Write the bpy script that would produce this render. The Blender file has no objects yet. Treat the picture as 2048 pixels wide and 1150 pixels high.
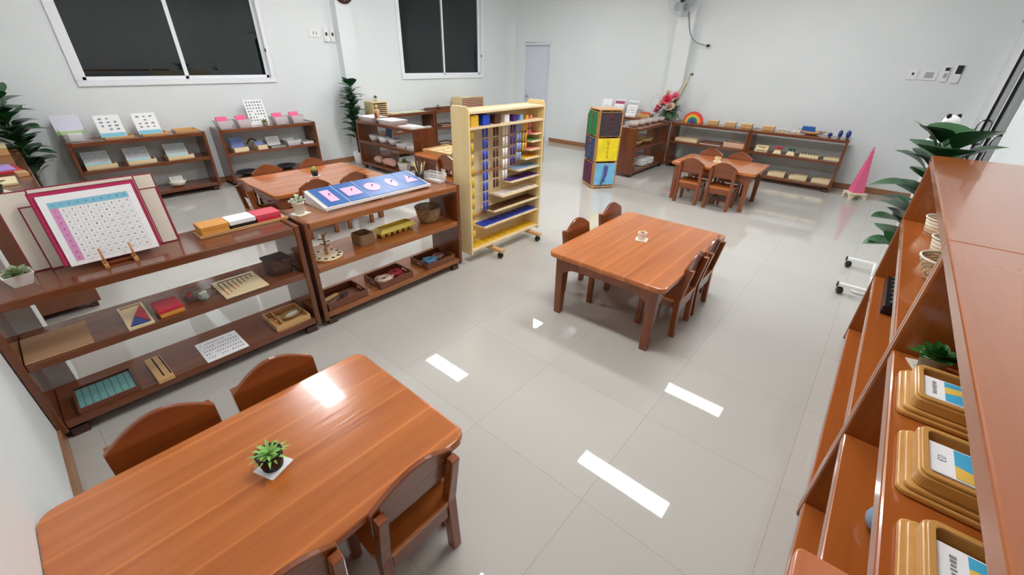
import bpy, bmesh, math, random
from mathutils import Vector, Matrix
random.seed(7)
PI = math.pi
SC = bpy.context.scene
COL = SC.collection

# ------------------------------------------------------------------ camera, world, exposure
def rot_basis(yaw, pitch, roll):
    cy, sy = math.cos(yaw), math.sin(yaw)
    f = Vector((math.cos(pitch)*cy, math.cos(pitch)*sy, math.sin(pitch)))
    r = Vector((sy, -cy, 0)); u = r.cross(f)
    c, s = math.cos(roll), math.sin(roll)
    return c*r + s*u, -s*r + c*u, f
cr_, cu_, cf_ = rot_basis(math.radians(40.0522), math.radians(-28.936), math.radians(1.3475))
cam_data = bpy.data.cameras.new('camera')
cam_data.sensor_width = 36.0
cam_data.lens = 829.19/2048*36.0
cam_data.clip_start = 0.02
cam = bpy.data.objects.new('camera', cam_data); COL.objects.link(cam)
m3 = Matrix((cr_, cu_, -cf_)).transposed()
cam.matrix_world = Matrix.Translation((0, 0, 1.56)) @ m3.to_4x4()
SC.camera = cam
world = bpy.data.worlds.new('night'); SC.world = world; world.use_nodes = True
world.node_tree.nodes['Background'].inputs[0].default_value = (0.004, 0.006, 0.008, 1)
world.node_tree.nodes['Background'].inputs[1].default_value = 1.0
SC.view_settings.view_transform = 'Standard'
SC.view_settings.look = 'None'
SC.view_settings.gamma = 1.0
SC.view_settings.use_curve_mapping = False
SC.view_settings.exposure = 0.50
SC.cycles.use_denoising = True
SC.cycles.denoiser = 'OPENIMAGEDENOISE'
SC.cycles.denoising_input_passes = 'RGB_ALBEDO_NORMAL'
SC.cycles.denoising_prefilter = 'ACCURATE'
SC.cycles.max_bounces = 10
SC.cycles.diffuse_bounces = 6
SC.cycles.glossy_bounces = 5
SC.cycles.transmission_bounces = 6
SC.cycles.transparent_max_bounces = 12
SC.cycles.caustics_reflective = False
SC.cycles.caustics_refractive = False
SC.cycles.sample_clamp_indirect = 6.0
LAMP = 34.0                      # radiance of the ceiling light diffusers

# ------------------------------------------------------------------ materials
def lin(h):
    h = h.lstrip('#'); out = []
    for i in (0, 2, 4):
        v = int(h[i:i+2], 16)/255
        out.append(v/12.92 if v <= .04045 else ((v+.055)/1.055)**2.4)
    return (*out, 1.0)
MATS = {}
def pbsdf(name):
    m = bpy.data.materials.new(name); m.use_nodes = True
    return m, m.node_tree, m.node_tree.nodes['Principled BSDF']
def mat(name, col, rough=.5, spec=.5, metal=0, emit=0, var=.06, scale=18):
    """plain procedural material: a colour with a faint noise in it"""
    if name in MATS: return MATS[name]
    m, nt, b = pbsdf(name)
    c = lin(col)
    if var > 0:
        tc = nt.nodes.new('ShaderNodeTexCoord'); n = nt.nodes.new('ShaderNodeTexNoise')
        n.inputs['Scale'].default_value = scale; n.inputs['Detail'].default_value = 3
        nt.links.new(tc.outputs['Object'], n.inputs['Vector'])
        r = nt.nodes.new('ShaderNodeValToRGB')
        r.color_ramp.elements[0].position = .3; r.color_ramp.elements[1].position = .7
        r.color_ramp.elements[0].color = tuple(max(0, v*(1-var)) for v in c[:3])+(1,)
        r.color_ramp.elements[1].color = tuple(min(1, v*(1+var)) for v in c[:3])+(1,)
        nt.links.new(n.outputs['Fac'], r.inputs['Fac']); nt.links.new(r.outputs['Color'], b.inputs['Base Color'])
    else:
        b.inputs['Base Color'].default_value = c
    b.inputs['Roughness'].default_value = rough
    b.inputs['Specular IOR Level'].default_value = spec
    b.inputs['Metallic'].default_value = metal
    if emit:
        b.inputs['Emission Color'].default_value = c; b.inputs['Emission Strength'].default_value = emit
    MATS[name] = m; return m
def wood(name, c1, c2, axis=0, rough=.25, plank=0, coat=.25, grain=1.0, bump=0):
    if name in MATS: return MATS[name]
    m, nt, b = pbsdf(name); N = nt.nodes.new; L = nt.links.new
    tc = N('ShaderNodeTexCoord'); mp = N('ShaderNodeMapping')
    sc = [14*grain]*3; sc[axis] = 1.1*grain
    mp.inputs['Scale'].default_value = sc
    L(tc.outputs['Object'], mp.inputs['Vector'])
    n1 = N('ShaderNodeTexNoise'); n1.inputs['Scale'].default_value = 1.0; n1.inputs['Detail'].default_value = 2.5; n1.inputs['Roughness'].default_value = .5
    n1.inputs['Distortion'].default_value = .15
    L(mp.outputs[0], n1.inputs['Vector'])
    n2 = N('ShaderNodeTexNoise'); n2.inputs['Scale'].default_value = 5.0; n2.inputs['Detail'].default_value = 1.5
    L(mp.outputs[0], n2.inputs['Vector'])
    ramp = N('ShaderNodeValToRGB')
    ramp.color_ramp.elements[0].position = .16; ramp.color_ramp.elements[0].color = lin(c1)
    ramp.color_ramp.elements[1].position = .86; ramp.color_ramp.elements[1].color = lin(c2)
    add = N('ShaderNodeMath'); add.operation = 'MULTIPLY_ADD'; add.inputs[1].default_value = .25
    L(n2.outputs['Fac'], add.inputs[0])
    sub = N('ShaderNodeMath'); sub.operation = 'MULTIPLY_ADD'; sub.inputs[1].default_value = .9; sub.inputs[2].default_value = -.07
    L(n1.outputs['Fac'], sub.inputs[0]); L(sub.outputs[0], add.inputs[2])
    fac = add.outputs[0]
    if plank:
        sep = N('ShaderNodeSeparateXYZ'); L(tc.outputs['Object'], sep.inputs[0])
        dv = N('ShaderNodeMath'); dv.operation = 'DIVIDE'; dv.inputs[1].default_value = plank
        L(sep.outputs[1 if axis == 0 else 0], dv.inputs[0])
        fl = N('ShaderNodeMath'); fl.operation = 'FLOOR'; L(dv.outputs[0], fl.inputs[0])
        wn = N('ShaderNodeTexWhiteNoise'); wn.noise_dimensions = '1D'; L(fl.outputs[0], wn.inputs['W'])
        ma = N('ShaderNodeMath'); ma.operation = 'MULTIPLY_ADD'; ma.inputs[1].default_value = .2; ma.inputs[2].default_value = -.1
        L(wn.outputs['Value'], ma.inputs[0])
        a2 = N('ShaderNodeMath'); a2.operation = 'ADD'; L(fac, a2.inputs[0]); L(ma.outputs[0], a2.inputs[1]); fac = a2.outputs[0]
        fr = N('ShaderNodeMath'); fr.operation = 'FRACT'; L(dv.outputs[0], fr.inputs[0])
        pp = N('ShaderNodeMath'); pp.operation = 'PINGPONG'; pp.inputs[1].default_value = .5; L(fr.outputs[0], pp.inputs[0])
        lt = N('ShaderNodeMapRange'); lt.inputs[1].default_value = 0; lt.inputs[2].default_value = .06; lt.inputs[3].default_value = .75; lt.inputs[4].default_value = 0
        L(pp.outputs[0], lt.inputs[0])
        n3 = N('ShaderNodeTexNoise'); n3.inputs['Scale'].default_value = 2.2; L(tc.outputs['Object'], n3.inputs['Vector'])
        mu = N('ShaderNodeMath'); mu.operation = 'MULTIPLY'; L(lt.outputs[0], mu.inputs[0]); L(n3.outputs['Fac'], mu.inputs[1])
        a3 = N('ShaderNodeMath'); a3.operation = 'ADD'; L(fac, a3.inputs[0]); L(mu.outputs[0], a3.inputs[1]); fac = a3.outputs[0]
    L(fac, ramp.inputs['Fac']); L(ramp.outputs['Color'], b.inputs['Base Color'])
    b.inputs['Roughness'].default_value = rough
    b.inputs['Coat Weight'].default_value = coat; b.inputs['Coat Roughness'].default_value = .07
    if bump:
        bp = N('ShaderNodeBump'); bp.inputs['Strength'].default_value = bump*4; bp.inputs['Distance'].default_value = .01
        L(n2.outputs['Fac'], bp.inputs['Height']); L(bp.outputs[0], b.inputs['Normal'])
    MATS[name] = m; return m
def glassy(name, tint='#eef4f4', frost=0.05, clear=.86):
    """thin clear plastic or window glass: mostly see-through, with a reflection"""
    if name in MATS: return MATS[name]
    m = bpy.data.materials.new(name); m.use_nodes = True; nt = m.node_tree; nt.nodes.clear(); N = nt.nodes.new; L = nt.links.new
    out = N('ShaderNodeOutputMaterial'); tr = N('ShaderNodeBsdfTransparent'); gl = N('ShaderNodeBsdfGlossy'); df = N('ShaderNodeBsdfDiffuse')
    tr.inputs[0].default_value = lin(tint); df.inputs[0].default_value = lin(tint); gl.inputs['Roughness'].default_value = frost
    lw = N('ShaderNodeLayerWeight'); lw.inputs[0].default_value = .5
    pw = N('ShaderNodeMath'); pw.operation = 'POWER'; pw.inputs[1].default_value = 4.5; L(lw.outputs['Facing'], pw.inputs[0])
    fr = N('ShaderNodeMath'); fr.operation = 'MULTIPLY_ADD'; fr.inputs[1].default_value = .93; fr.inputs[2].default_value = .045; L(pw.outputs[0], fr.inputs[0])
    m1 = N('ShaderNodeMixShader'); m1.inputs[0].default_value = 1-clear; L(tr.outputs[0], m1.inputs[1]); L(df.outputs[0], m1.inputs[2])
    m2 = N('ShaderNodeMixShader'); L(fr.outputs[0], m2.inputs[0]); L(m1.outputs[0], m2.inputs[1]); L(gl.outputs[0], m2.inputs[2])
    L(m2.outputs[0], out.inputs[0]); MATS[name] = m; return m
def stripes(name, c1, c2, n, axis=0, duty=.5, rough=.6, axis2=None, n2=1):
    """woven / ruled / slotted pattern: two colours alternating along one or two axes (object metres)"""
    if name in MATS: return MATS[name]
    m, nt, b = pbsdf(name); N = nt.nodes.new; L = nt.links.new
    tc = N('ShaderNodeTexCoord'); sep = N('ShaderNodeSeparateXYZ'); L(tc.outputs['Object'], sep.inputs[0])
    def band(ax, k):
        mu = N('ShaderNodeMath'); mu.operation = 'MULTIPLY'; mu.inputs[1].default_value = k; L(sep.outputs[ax], mu.inputs[0])
        fr = N('ShaderNodeMath'); fr.operation = 'FRACT'; L(mu.outputs[0], fr.inputs[0])
        lt = N('ShaderNodeMath'); lt.operation = 'LESS_THAN'; lt.inputs[1].default_value = duty; L(fr.outputs[0], lt.inputs[0]); return lt.outputs[0]
    f = band(axis, n)
    if axis2 is not None:
        g = band(axis2, n2); x = N('ShaderNodeMath'); x.operation = 'MULTIPLY'; L(f, x.inputs[0]); L(g, x.inputs[1]); f = x.outputs[0]
    mx = N('ShaderNodeMix'); mx.data_type = 'RGBA'; L(f, mx.inputs[0]); mx.inputs[6].default_value = lin(c1); mx.inputs[7].default_value = lin(c2)
    L(mx.outputs[2], b.inputs['Base Color']); b.inputs['Roughness'].default_value = rough
    MATS[name] = m; return m

# reddish brown varnished furniture wood
W_TOP = wood('varnished wood table top', '#9c5220', '#ce7a3c', 0, .22, plank=.145, coat=.45, bump=.014)
W_X = wood('varnished brown wood lengthwise', '#61301a', '#7e4626', 0, .25, coat=.5)
W_M = wood('lighter brown wood lengthwise', '#7b421d', '#b06a34', 0, .25, coat=.5)
W_K = wood('orange brown wood lengthwise', '#9a5020', '#b0622a', 0, .25, coat=.6)
W_KZ = wood('orange brown wood upright', '#7d3e15', '#ab5e28', 2, .25, coat=.6)
W_Y = wood('varnished brown wood crosswise', '#522811', '#82461f', 1, .25, coat=.5)
W_Z = wood('varnished brown wood upright', '#522811', '#82461f', 2, .25, coat=.5)
W_DK = wood('dark brown wood', '#3a1d14', '#562c1c', 0, .35)
W_CH = wood('chair wood upright', '#642c0e', '#984e1e', 2, .25, coat=.4)
W_CX = wood('chair wood lengthwise', '#642c0e', '#984e1e', 0, .25, coat=.4)
W_LT = wood('pale varnished wood', '#e2c898', '#f2deb6', 0, .4, coat=.1)
W_LZ = wood('pale plywood upright', '#e4c988', '#f3e0ae', 2, .4, coat=.1)
W_OR = wood('honey coloured wood', '#c8955a', '#e0b57f', 0, .3, coat=.15)
W_OZ = wood('tan frame wood', '#b98450', '#d3a06a', 2, .45, coat=0)
W_TR = wood('brown wooden tray', '#5b2f1a', '#7d4325', 0, .35)
W_SAL = wood('salmon varnished wood', '#bd6f48', '#d88c62', 0, .3)
WHITE = mat('white paint', '#f2f2f2', .35, var=.01)
PLASTIC_W = mat('white plastic', '#eeeeee', .3, var=.01)
CERAMIC = mat('white ceramic', '#f1efe8', .2, var=.02)
BLACKP = mat('black plastic', '#161414', .3, var=.1)
STEEL = mat('brushed steel', '#c2c4c6', .25, metal=1, var=.03)
CHROME = mat('chrome', '#e2e4e6', .08, metal=1, var=0)
PAPER = mat('white paper', '#f4f4f4', .7, var=.01)
CREAM = mat('cream card', '#e9e1d0', .6, var=.02)
CLEAR = glassy('clear plastic', '#ffffff', .06, .84)
FROST = glassy('frosted white plastic', '#f4f4f6', .2, .35)
GLASS = glassy('clear glass', '#f0f6f4', .02, .92)
WPANE = glassy('window glass', '#dfe8e6', .01, 1.0)
WICKER = stripes('wicker weave', '#7d6548', '#b79c76', 130, 2, .5, .8)
WICKW = stripes('pale wicker weave', '#8d7a60', '#e3d7bf', 90, 2, .6, .7)
GREEN = mat('green leaf', '#2f6a2a', .4, var=.35, scale=9)
DGREEN = mat('dark green leaf', '#24522a', .3, var=.4, scale=7)
BGREEN = mat('bright green succulent', '#58a03c', .45, var=.3, scale=40)
YGREEN = mat('yellow green succulent', '#9db04a', .5, var=.3, scale=40)
SAGE = mat('sage green succulent', '#9aa87c', .55, var=.25, scale=40)
PINK = mat('bright pink paint', '#ee5f8f', .45, var=.02)
RED = mat('red paint', '#c92a3c', .4, var=.04)
BLUE = mat('blue paint', '#1f5fa8', .35, var=.04)
DBLUE = mat('deep blue paint', '#27418c', .35, var=.06)
YELLOW = mat('yellow plastic', '#f2de66', .45, var=.04)
LPINK = mat('pale pink paint', '#f2b6d6', .4, var=.02)
BROWNB = mat('brown beads', '#55301f', .35, var=.3, scale=220)
INK = mat('grey print', '#84898f', .7, var=.1)
DINK = mat('black print', '#222222', .7, var=0)
CYAN = mat('light blue print', '#7fc4dd', .6, var=.02)
MAROON = mat('dark red edge', '#8e1736', .45, var=.05)

# ------------------------------------------------------------------ mesh builder
class MB:
    def __init__(s): s.v = []; s.f = []; s.m = []; s.s = []
    def add(s, vs, fs, m=0, smooth=False):
        o = len(s.v); s.v += [tuple(v) for v in vs]
        for f in fs: s.f.append([i+o for i in f]); s.m.append(m); s.s.append(smooth)
        return o
    def box(s, x0, x1, y0, y1, z0, z1, m=0):
        if x0 > x1: x0, x1 = x1, x0
        if y0 > y1: y0, y1 = y1, y0
        if z0 > z1: z0, z1 = z1, z0
        s.add([(x0,y0,z0),(x1,y0,z0),(x1,y1,z0),(x0,y1,z0),(x0,y0,z1),(x1,y0,z1),(x1,y1,z1),(x0,y1,z1)],
              [(0,3,2,1),(4,5,6,7),(0,1,5,4),(1,2,6,5),(2,3,7,6),(3,0,4,7)], m); return s
    def cbox(s, c, d, m=0): return s.box(c[0]-d[0]/2, c[0]+d[0]/2, c[1]-d[1]/2, c[1]+d[1]/2, c[2], c[2]+d[2], m)
    def frus(s, c, a0, b0, a1, b1, h, m=0):
        """rectangular frustum: bottom a0 x b0, top a1 x b1"""
        x, y, z = c; P = []
        for (a, b, zz) in ((a0, b0, z), (a1, b1, z+h)):
            P += [(x-a/2,y-b/2,zz),(x+a/2,y-b/2,zz),(x+a/2,y+b/2,zz),(x-a/2,y+b/2,zz)]
        s.add(P, [(0,3,2,1),(4,5,6,7),(0,1,5,4),(1,2,6,5),(2,3,7,6),(3,0,4,7)], m); return s
    def tub(s, c, a0, b0, a1, b1, h, t=.004, m=0, mi=None, floor=None):
        """open rectangular tub with wall thickness t"""
        x, y, z = c; fl = floor if floor is not None else t; P = []
        for (a, b, zz) in ((a0,b0,z),(a1,b1,z+h),(a1-2*t,b1-2*t,z+h),(a0-2*t,b0-2*t,z+fl)):
            P += [(x-a/2,y-b/2,zz),(x+a/2,y-b/2,zz),(x+a/2,y+b/2,zz),(x-a/2,y+b/2,zz)]
        F = [(0,3,2,1)]
        for k in range(4):
            n = (k+1) % 4
            F += [(k,n,4+n,4+k),(4+k,4+n,8+n,8+k),(8+k,8+n,12+n,12+k)]
        s.add(P, F, m)
        s.add(P[12:], [(0,1,2,3)], m if mi is None else mi); return s
    def prism(s, poly, a0, a1, ax='y', m=0, smooth=False):
        """extrude a 2D polygon; ax = extrusion axis; poly gives the other two coords in order"""
        def P(p, a):
            return {'x': (a, p[0], p[1]), 'y': (p[0], a, p[1]), 'z': (p[0], p[1], a)}[ax]
        n = len(poly); V = [P(p, a0) for p in poly]+[P(p, a1) for p in poly]
        s.add(V, [list(range(n)), list(range(2*n-1, n-1, -1))], m)
        s.add(V, [(i, i+n, (i+1) % n+n, (i+1) % n) for i in range(n)], m, smooth); return s
    def lathe(s, prof, c=(0,0,0), n=20, m=0, cap0=True, cap1=True, smooth=True, sx=1, sy=1):
        V = []; F = []
        for (r, z) in prof:
            for k in range(n):
                a = 2*PI*k/n; V.append((c[0]+sx*r*math.cos(a), c[1]+sy*r*math.sin(a), c[2]+z))
        for i in range(len(prof)-1):
            for k in range(n):
                F.append((i*n+k, i*n+(k+1) % n, (i+1)*n+(k+1) % n, (i+1)*n+k))
        s.add(V, F, m, smooth)
        if cap0: s.add(V[:n], [list(range(n-1, -1, -1))], m)
        if cap1: s.add(V[-n:], [list(range(n))], m)
        return s
    def tube(s, pts, r, n=8, m=0, smooth=True):
        pts = [Vector(p) for p in pts]; k = len(pts); V = []; F = []
        rr = r if isinstance(r, (list, tuple)) else [r]*k
        up = Vector((0,0,1)); prev = None
        for i, p in enumerate(pts):
            d = (pts[min(i+1,k-1)]-pts[max(i-1,0)])
            d = d.normalized() if d.length > 1e-9 else Vector((0,0,1))
            if prev is None:
                a = d.cross(up)
                if a.length < 1e-3: a = d.cross(Vector((1,0,0)))
            else:
                a = prev-d*prev.dot(d)
            a.normalize(); b = d.cross(a); prev = a
            for j in range(n):
                t = 2*PI*j/n; V.append(p+rr[i]*(math.cos(t)*a+math.sin(t)*b))
        for i in range(k-1):
            for j in range(n):
                F.append((i*n+j, i*n+(j+1) % n, (i+1)*n+(j+1) % n, (i+1)*n+j))
        s.add(V, F, m, smooth); s.add(V[:n], [list(range(n-1,-1,-1))], m); s.add(V[-n:], [list(range(n))], m); return s
    def ball(s, c, r, m=0, nu=12, nv=8):
        rx, ry, rz = r if isinstance(r, (tuple, list)) else (r, r, r)
        V = [(c[0],c[1],c[2]-rz)]; F = []
        for i in range(1, nv):
            ph = -PI/2+PI*i/nv
            for k in range(nu):
                a = 2*PI*k/nu; V.append((c[0]+rx*math.cos(ph)*math.cos(a), c[1]+ry*math.cos(ph)*math.sin(a), c[2]+rz*math.sin(ph)))
        V.append((c[0],c[1],c[2]+rz)); T = len(V)-1
        for k in range(nu):
            F.append((0, 1+(k+1) % nu, 1+k)); F.append((T, T-nu+k, T-nu+(k+1) % nu))
        for i in range(nv-2):
            for k in range(nu):
                F.append((1+i*nu+k, 1+i*nu+(k+1) % nu, 1+(i+1)*nu+(k+1) % nu, 1+(i+1)*nu+k))
        s.add(V, F, m, True); return s
    def leaf(s, base, dirv, L, W, droop=.3, up=(0,0,1), cup=.15, m=0, nl=6, tip=.5, t=.0):
        """a leaf blade with midrib fold; rises along dirv and droops"""
        d = Vector(dirv).normalized(); u = Vector(up)
        side = d.cross(u)
        if side.length < 1e-3: side = Vector((1,0,0))
        side.normalize(); nrm = side.cross(d).normalized(); V = []; F = []
        for i in range(nl+1):
            q = i/nl
            w = W*.5*(math.sin(PI*min(1, q**tip))**.75 if 0 < q < 1 else .04)
            p = Vector(base)+d*(L*q)-nrm*(droop*L*q*q)
            V += [p-side*w+nrm*(cup*w), p, p+side*w+nrm*(cup*w)]
        for i in range(nl):
            a = i*3; F += [(a,a+1,a+4,a+3),(a+1,a+2,a+5,a+4)]
        s.add(V, F, m, True); return s
    def xf(s, M, i0=0):
        for i in range(i0, len(s.v)): s.v[i] = tuple(M @ Vector(s.v[i]))
        return s
    def text(s, body, size, M, m=0, align='CENTER', ext=0.0):
        cu = bpy.data.curves.new('lettering', 'FONT'); cu.body = body; cu.size = size; cu.align_x = align; cu.align_y = 'CENTER'; cu.resolution_u = 2; cu.extrude = ext
        o = bpy.data.objects.new('lettering', cu); me = bpy.data.meshes.new_from_object(o)
        o0 = len(s.v)
        s.add([M @ v.co for v in me.vertices], [list(p.vertices) for p in me.polygons], m)
        bpy.data.meshes.remove(me); bpy.data.objects.remove(o); bpy.data.curves.remove(cu); return s
    def build(s, name, mats, parent=None, bevel=0, seg=2, loc=None, rz=0):
        me = bpy.data.meshes.new(name); me.from_pydata(s.v, [], s.f); me.update()
        if not isinstance(mats, (list, tuple)): mats = [mats]
        for mm in mats: me.materials.append(mm)
        for p, mi, sm in zip(me.polygons, s.m, s.s): p.material_index = mi; p.use_smooth = sm
        bm = bmesh.new(); bm.from_mesh(me); bmesh.ops.remove_doubles(bm, verts=bm.verts, dist=1e-6)
        bmesh.ops.recalc_face_normals(bm, faces=bm.faces); bm.to_mesh(me); bm.free()
        o = bpy.data.objects.new(name, me); COL.objects.link(o)
        if bevel:
            md = o.modifiers.new('edge', 'BEVEL'); md.width = bevel; md.segments = seg; md.limit_method = 'ANGLE'; md.angle_limit = .7
        if parent is not None: o.parent = parent
        if loc is not None: o.location = loc
        if rz: o.rotation_euler = (0, 0, rz)
        return o
def B(*a, m=0): return MB().box(*a, m=m)
def thing(name, label, cat, loc=(0,0,0), rz=0, group=None):
    o = bpy.data.objects.new(name, None); COL.objects.link(o); o.empty_display_size = .05
    o.location = loc; o.rotation_euler = (0, 0, rz); o['label'] = label; o['category'] = cat
    if group: o['group'] = group
    return o
def tag(o, label, cat, group=None, kind=None):
    o['label'] = label; o['category'] = cat
    if group: o['group'] = group
    if kind: o['kind'] = kind
    return o
def struct(name, mb, m, parent=None, bevel=0):
    o = mb.build(name, m, parent, bevel)
    if parent is None: o['kind'] = 'structure'
    return o
def dup(root, loc, rz, label, group=None):
    def rec(o, par):
        c = o.copy(); COL.objects.link(c)
        if par is not None: c.parent = par
        for ch in o.children: rec(ch, c)
        return c
    r = rec(root, None); r.location = loc; r.rotation_euler = (0, 0, rz); r['label'] = label
    if group: r['group'] = group
    return r
def T(x=0, y=0, z=0): return Matrix.Translation((x, y, z))
def RX(a): return Matrix.Rotation(a, 4, 'X')
def RY(a): return Matrix.Rotation(a, 4, 'Y')
def RZ(a): return Matrix.Rotation(a, 4, 'Z')
def rrect(x0, x1, y0, y1, r, n=5):
    P = []
    for cx, cy, a0 in ((x1-r,y0+r,-PI/2),(x1-r,y1-r,0),(x0+r,y1-r,PI/2),(x0+r,y0+r,PI)):
        for i in range(n+1):
            a = a0+PI/2*i/n; P.append((cx+r*math.cos(a), cy+r*math.sin(a)))
    return P

# ------------------------------------------------------------------ the room
X0, X1, Y0, Y1, ZC = -0.31, 7.66, -0.75, 6.61, 3.0
def wall_material():
    m, nt, b = pbsdf('white wall paint'); N = nt.nodes.new; L = nt.links.new
    tc = N('ShaderNodeTexCoord'); n = N('ShaderNodeTexNoise'); n.inputs['Scale'].default_value = 60; n.inputs['Detail'].default_value = 4
    L(tc.outputs['Object'], n.inputs['Vector'])
    n2 = N('ShaderNodeTexNoise'); n2.inputs['Scale'].default_value = 1.3; L(tc.outputs['Object'], n2.inputs['Vector'])
    r = N('ShaderNodeValToRGB'); r.color_ramp.elements[0].color = lin('#dfe5e5'); r.color_ramp.elements[1].color = lin('#e9eeee')
    L(n2.outputs['Fac'], r.inputs['Fac']); L(r.outputs[0], b.inputs['Base Color'])
    bp = N('ShaderNodeBump'); bp.inputs['Strength'].default_value = .12; bp.inputs['Distance'].default_value = .004
    L(n.outputs['Fac'], bp.inputs['Height']); L(bp.outputs[0], b.inputs['Normal'])
    b.inputs['Roughness'].default_value = .6; return m
def floor_material():
    m, nt, b = pbsdf('glossy cream floor tile'); N = nt.nodes.new; L = nt.links.new
    tc = N('ShaderNodeTexCoord'); sep = N('ShaderNodeSeparateXYZ'); L(tc.outputs['Object'], sep.inputs[0])
    def line(ax, off):
        a = N('ShaderNodeMath'); a.operation = 'SUBTRACT'; a.inputs[1].default_value = off; L(sep.outputs[ax], a.inputs[0])
        d = N('ShaderNodeMath'); d.operation = 'DIVIDE'; d.inputs[1].default_value = .6; L(a.outputs[0], d.inputs[0])
        pp = N('ShaderNodeMath'); pp.operation = 'PINGPONG'; pp.inputs[1].default_value = .5; L(d.outputs[0], pp.inputs[0])
        lt = N('ShaderNodeMath'); lt.operation = 'LESS_THAN'; lt.inputs[1].default_value = .0014; L(pp.outputs[0], lt.inputs[0])
        fl = N('ShaderNodeMath'); fl.operation = 'FLOOR'; L(d.outputs[0], fl.inputs[0]); return lt.outputs[0], fl.outputs[0]
    lx, fx = line(0, 1.005); ly, fy = line(1, .45)
    mx = N('ShaderNodeMath'); mx.operation = 'MAXIMUM'; L(lx, mx.inputs[0]); L(ly, mx.inputs[1])
    cb = N('ShaderNodeCombineXYZ'); L(fx, cb.inputs[0]); L(fy, cb.inputs[1])
    wn = N('ShaderNodeTexWhiteNoise'); L(cb.outputs[0], wn.inputs['Vector'])
    r = N('ShaderNodeValToRGB'); r.color_ramp.elements[0].color = lin('#bfbcb5'); r.color_ramp.elements[1].color = lin('#c4c1ba')
    L(wn.outputs['Value'], r.inputs['Fac'])
    mi = N('ShaderNodeMix'); mi.data_type = 'RGBA'; L(mx.outputs[0], mi.inputs[0]); L(r.outputs[0], mi.inputs[6]); mi.inputs[7].default_value = lin('#9a968d')
    L(mi.outputs[2], b.inputs['Base Color'])
    b.inputs['Roughness'].default_value = .02; b.inputs['Specular IOR Level'].default_value = .6; b.inputs['IOR'].default_value = 1.68
    return m
M_WALL = wall_material(); M_FLOOR = floor_material()
M_CEIL = mat('white ceiling board', '#ecedee', .8, var=.01)
M_BASE = wood('brown baseboard wood', '#8a5c3a', '#b07d55', 0, .4)
M_BASEY = wood('brown baseboard wood crosswise', '#8a5c3a', '#b07d55', 1, .4)
ALU = mat('white window frame', '#f0f2f6', .3, var=.01)
struct('floor', B(X0-.15, X1+.15, Y0-.15, Y1+.15, -.1, 0), M_FLOOR)
struct('ceiling', B(X0-.15, X1+.15, Y0-.15, Y1+.15, ZC, ZC+.1), M_CEIL)
struct('wall_near', B(X0-.12, X0, Y0-.12, Y1+.12, 0, ZC), M_WALL)
WIN = [(.70, 2.715), (4.80, 6.79)]; WZ0, WZ1 = 1.205, 2.75
w = MB(); xs = [X0]+[v for p in WIN for v in p]+[X1]
for i in range(0, len(xs), 2): w.box(xs[i], xs[i+1], Y1, Y1+.12, 0, ZC)
for a, b_ in WIN: w.box(a, b_, Y1, Y1+.12, 0, WZ0); w.box(a, b_, Y1, Y1+.12, WZ1, ZC)
struct('wall_left', w, M_WALL)
DY0, DY1, DZ = 5.56, 6.26, 1.845
w = MB(); w.box(X1, X1+.12, Y0-.12, DY0, 0, ZC); w.box(X1, X1+.12, DY1, Y1+.12, 0, ZC); w.box(X1, X1+.12, DY0, DY1, DZ, ZC)
struct('wall_back', w, M_WALL)
SX0, SX1, SZ = 5.35, 7.42, 2.0
w = MB(); w.box(X0, SX0, Y0-.12, Y0, 0, ZC); w.box(SX1, X1, Y0-.12, Y0, 0, ZC); w.box(SX0, SX1, Y0-.12, Y0, SZ, ZC)
struct('wall_right', w, M_WALL)
struct('trim_1', B(3.69, 3.925, 6.47, 6.609, 0, ZC), M_WALL)          # pilaster between the windows
struct('trim_2', B(7.52, 7.659, 2.80, 3.07, 0, ZC), M_WALL)           # pilaster carrying the fan
struct('trim_3', B(7.54, 7.659, 6.42, 6.609, 0, ZC), M_WALL)          # corner pilaster beside the door
struct('trim_4', B(-.309, -.20, 2.75, 2.98, 0, ZC), M_WALL)           # pilaster on the near wall
bb = MB()
for a, b_ in ((X0, 3.69), (3.925, 7.54)): bb.box(a, b_, Y1-.012, Y1-.001, 0, .08)
struct('baseboard_left', bb, M_BASE)
bb = MB(); bb.box(X1-.012, X1-.001, Y0+.02, 2.80, 0, .08); bb.box(X1-.012, X1-.001, 3.07, DY0-.06, 0, .08)
struct('baseboard_back', bb, M_BASEY)
bb = MB(); bb.box(X0+.001, X0+.012, Y0+.02, 2.75, 0, .08); bb.box(X0+.001, X0+.012, 2.98, Y1-.02, 0, .08)
struct('baseboard_near', bb, M_BASEY)
bb = MB(); bb.box(X0+.02, SX0-.05, Y0+.001, Y0+.012, 0, .08)
struct('baseboard_right', bb, M_BASE)

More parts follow.
